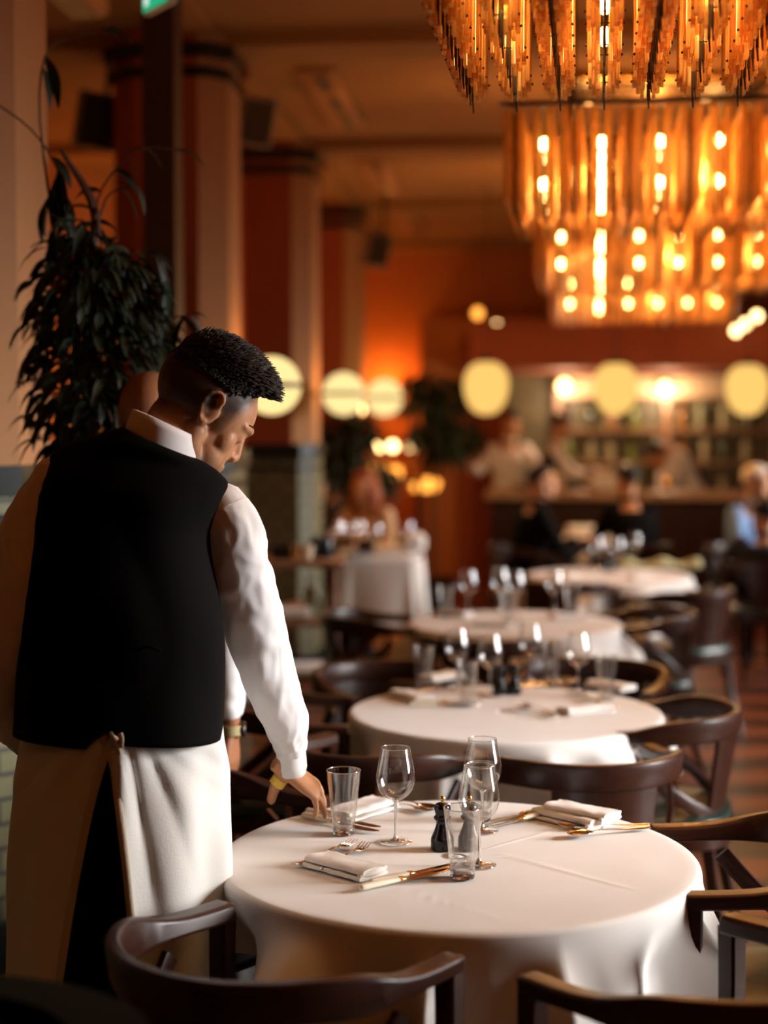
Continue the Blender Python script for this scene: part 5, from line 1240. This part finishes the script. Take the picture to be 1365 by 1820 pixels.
branchy('tall dark leafy plant behind the waiter at the left, drooping in front of the pillars', 'potted_tree', (gx, D, 0),
        [(gx, D, .3), w(150, 1000), w(160, 700), w(150, 520), w(170, 380), w(110, 270)],
        [(w(170, 660), (.20, .16, .28), 420), (w(165, 520), (.17, .14, .16), 300), (w(150, 440), (.11, .10, .08), 90), (w(190, 800), (.18, .14, .2), 220), (w(250, 600), (.10, .08, .12), 60)], 0, .10, .014, 4,
        strands=[([w(165, 440), w(175, 350), w(215, 290), w(250, 262), w(330, 268)], [(.45, 1, -.2, .1), (.6, .5, -.8, .08), (.75, 1, -.1, .09), (.97, 1, .1, .09), (.3, -.6, .3, .08)]),
                 ([w(120, 400), w(110, 320), w(60, 235), w(-20, 175)], [(.35, .2, -1, .13), (.4, -.2, -1, .15), (.45, .5, -.9, .13), (.42, 0, -1, .16), (.5, .9, -.5, .11), (.4, -.4, -1, .13), (.25, .3, -1, .12), (.2, -.5, -.8, .1)]),
                 ([w(150, 470), w(125, 380), w(95, 345), w(75, 370)], [(.4, 1, .6, .1), (.6, .5, -1, .1), (.75, -.3, -1, .12), (.95, -.1, -1, .1), (.8, .3, -1, .12)]),
                 ([w(165, 450), w(190, 350), w(240, 330), w(212, 325)], [(.5, .7, -.6, .1), (.75, .6, -.8, .09)]),
                 ([w(95, 400), w(70, 200), w(85, 90), w(140, 62), w(195, 50)], [(.42, .3, -1, .12), (.48, .5, -1, .14), (.9, 1, .2, .09), (.98, 1, .1, .09)]),
                 ([w(200, 640), w(250, 600), w(290, 570), w(340, 560)], [(.7, .6, -1, .1), (.85, 1, -.6, .11), (.95, .8, .5, .06), (.98, .7, -.8, .1), (.6, -.2, -1, .1), (.9, -.5, -.9, .1)]),
                 ([w(130, 640), w(90, 625), w(55, 628), w(40, 650)], [(.6, -.5, -1, .08), (.8, -.2, -1, .09), (.95, -.3, -1, .07), (.5, .2, -1, .12), (.7, .3, -1, .1)]),
                 ([w(170, 600), w(240, 470), w(275, 450), w(300, 500)], [(.5, .8, .1, .1), (.7, .5, -1, .1), (.9, .2, -1, .12), (.97, 0, -1, .12)])])
bx = W(585, 850, 12.62)
branchy('bushy dark plant between the second pillar and the small bright bulbs', 'potted_bush', (bx.x, 12.62, 0), [(bx.x, 12.62, .3), (bx.x, 12.62, 1), (bx.x + .05, 12.62, 1.5)],
        [(W(575, 805, 12.62), (.28, .13, .27), 240), (W(630, 770, 12.62), (.2, .13, .2), 130), (W(660, 850, 12.62), (.18, .13, .2), 110)], 0, .17, .03, 7, grp='bushy plants before the bar')
bx = W(770, 850, 13.3)
branchy('dark spreading plant left of the leftmost lantern', 'potted_bush', (bx.x, 13.3, 0), [(bx.x, 13.3, .3), (bx.x, 13.3, 1.2), (bx.x, 13.3, 2.0)],
        [(W(765, 700, 13.3), (.24, .2, .22), 180), (W(790, 770, 13.3), (.28, .2, .25), 190)], 0, .2, .032, 8, grp='bushy plants before the bar')
# ------------------------------------------------------------------ things on the ceiling
def onu(name, lab, cat, grp, p, rot): 
    t = empty(name, p, 0, lab, cat, grp); t.rotation_euler = rot; return t
for k, (px, py, D_, lb) in enumerate(((172, 215, 7.9, 'box loudspeaker left of the first pillar'), (452, 215, 9.0, 'box loudspeaker between the first and second pillars'), (668, 443, 12.6, 'small box loudspeaker right of the farthest pillar'))):
    t = onu('loudspeaker', lb + ', hung from the ceiling', 'loudspeaker', 'ceiling-hung loudspeakers', W(px, py, D_), (.25, .12, .35))
    MB().box((0, 0, 0), (.2, .16, .27), b=.01).build('case', mGrey, t)
    MB().box((0, -.082, 0), (.17, .006, .24), b=.002).build('grille', mIron, t)
    MB().tube([(.03, .0, .13), (.03, .02, .20), (.03 - (CEIL - W(px, py, D_).z - .2) * .05, (CEIL - W(px, py, D_).z) * .24, (CEIL - W(px, py, D_).z) * 1.0)], .012, 8).build('bracket', mIron, t)
for k, v in enumerate((8.95, 11.7, 14.4)):
    c = RM(-1.16, v, CEIL); t = onu('ceiling_vent', ['nearest long slotted vent in the ceiling', 'second long slotted vent in the ceiling', 'farthest long slotted vent in the ceiling'][k], 'vent', 'slotted ceiling vents', c, (0, 0, RZ))
    MB().box((0, 0, -.015), (.20, 1.5, .03), b=.01).build('frame', mCream, t)
    for y in (-.5, .05, .55): MB().box((.02, y, -.0375), (.045, .36, .005)).build('slot', mIron, t)
pe = W(284, 14, 5.6); t = onu('exit_sign', 'green and white lit exit sign at the top edge', 'sign', None, pe, (0, 0, -1.0))
MB().box((0, 0, .05), (.22, .03, .11), b=.004).build('housing', mWhiteP, t); MB().box((0, -.017, .05), (.20, .004, .095)).build('panel', emis('exit_green', (.03, .55, .25), .8), t)
m = MB(); m.box((-.01, -.0205, .05), (.07, .003, .016)); m.add([Vector((.025, -.022, .075)), Vector((.025, -.022, .025)), Vector((.055, -.022, .05))], [(0, 1, 2)]); m.box((-.07, -.0205, .05), (.03, .003, .06)); m.build('arrow_symbol', emis('exit_white', (.8, 1, .9), .9), t)
for sx in (-.1, .1): MB().tube([(sx, 0, .12), (sx, 0, CEIL - pe.z)], .004, 6).build('hanger', mIron, t)
pe = W(128, 2, 6.2); t = onu('ceiling_unit', 'white ceiling unit at the top left edge', 'ceiling unit', None, Vector((pe.x, pe.y, CEIL - .001)), (0, 0, RZ))
h = CEIL - pe.z + .01; MB().box((0, 0, -h / 2), (.17, .5, h), b=.02).build('case', mCream, t); MB().box((0, 0, -h - .003), (.12, .4, .006)).build('grille', mGrey, t)
# orange wall washers behind the pillars and on the end wall
for k, (u, v, z, e) in enumerate(((-3.2, 10.2, 1.9, 22), (-3.2, 13.0, 1.9, 18), (-1.62, 16.79, 2.0, 16), (-2.6, 16.79, 2.0, 22))):
    p = RM(u, v, z); t = empty('uplight', p, 0, ['first amber uplight on the left wall', 'second amber uplight on the left wall', 'amber uplight on the end wall right of the farthest pillar', 'amber uplight in the far left corner'][k], 'wall lamp', 'amber uplights')
    MB().box((-.06, 0, -.05) if k < 2 else (0, .06, -.05), (.10, .04, .06) if k < 2 else (.04, .10, .06)).build('bracket', mGold, t)
    MB().lathe([(.02, -.12), (.05, -.08), (.09, 0), (.085, 0), (.04, -.08), (.01, -.1)], 16).build('bowl', mGold, t)
    light('uplight_lamp', 'POINT', p + (Vector((.16, 0, .08)) if k < 2 else Vector((0, -.16, .08))), e, (1, .36, .07), .05)
for v in PV[1:]:
    light('pillar_lamp', 'POINT', RM(-1.28, v + .05, 1.95), 5, (1, .45, .12), .1)
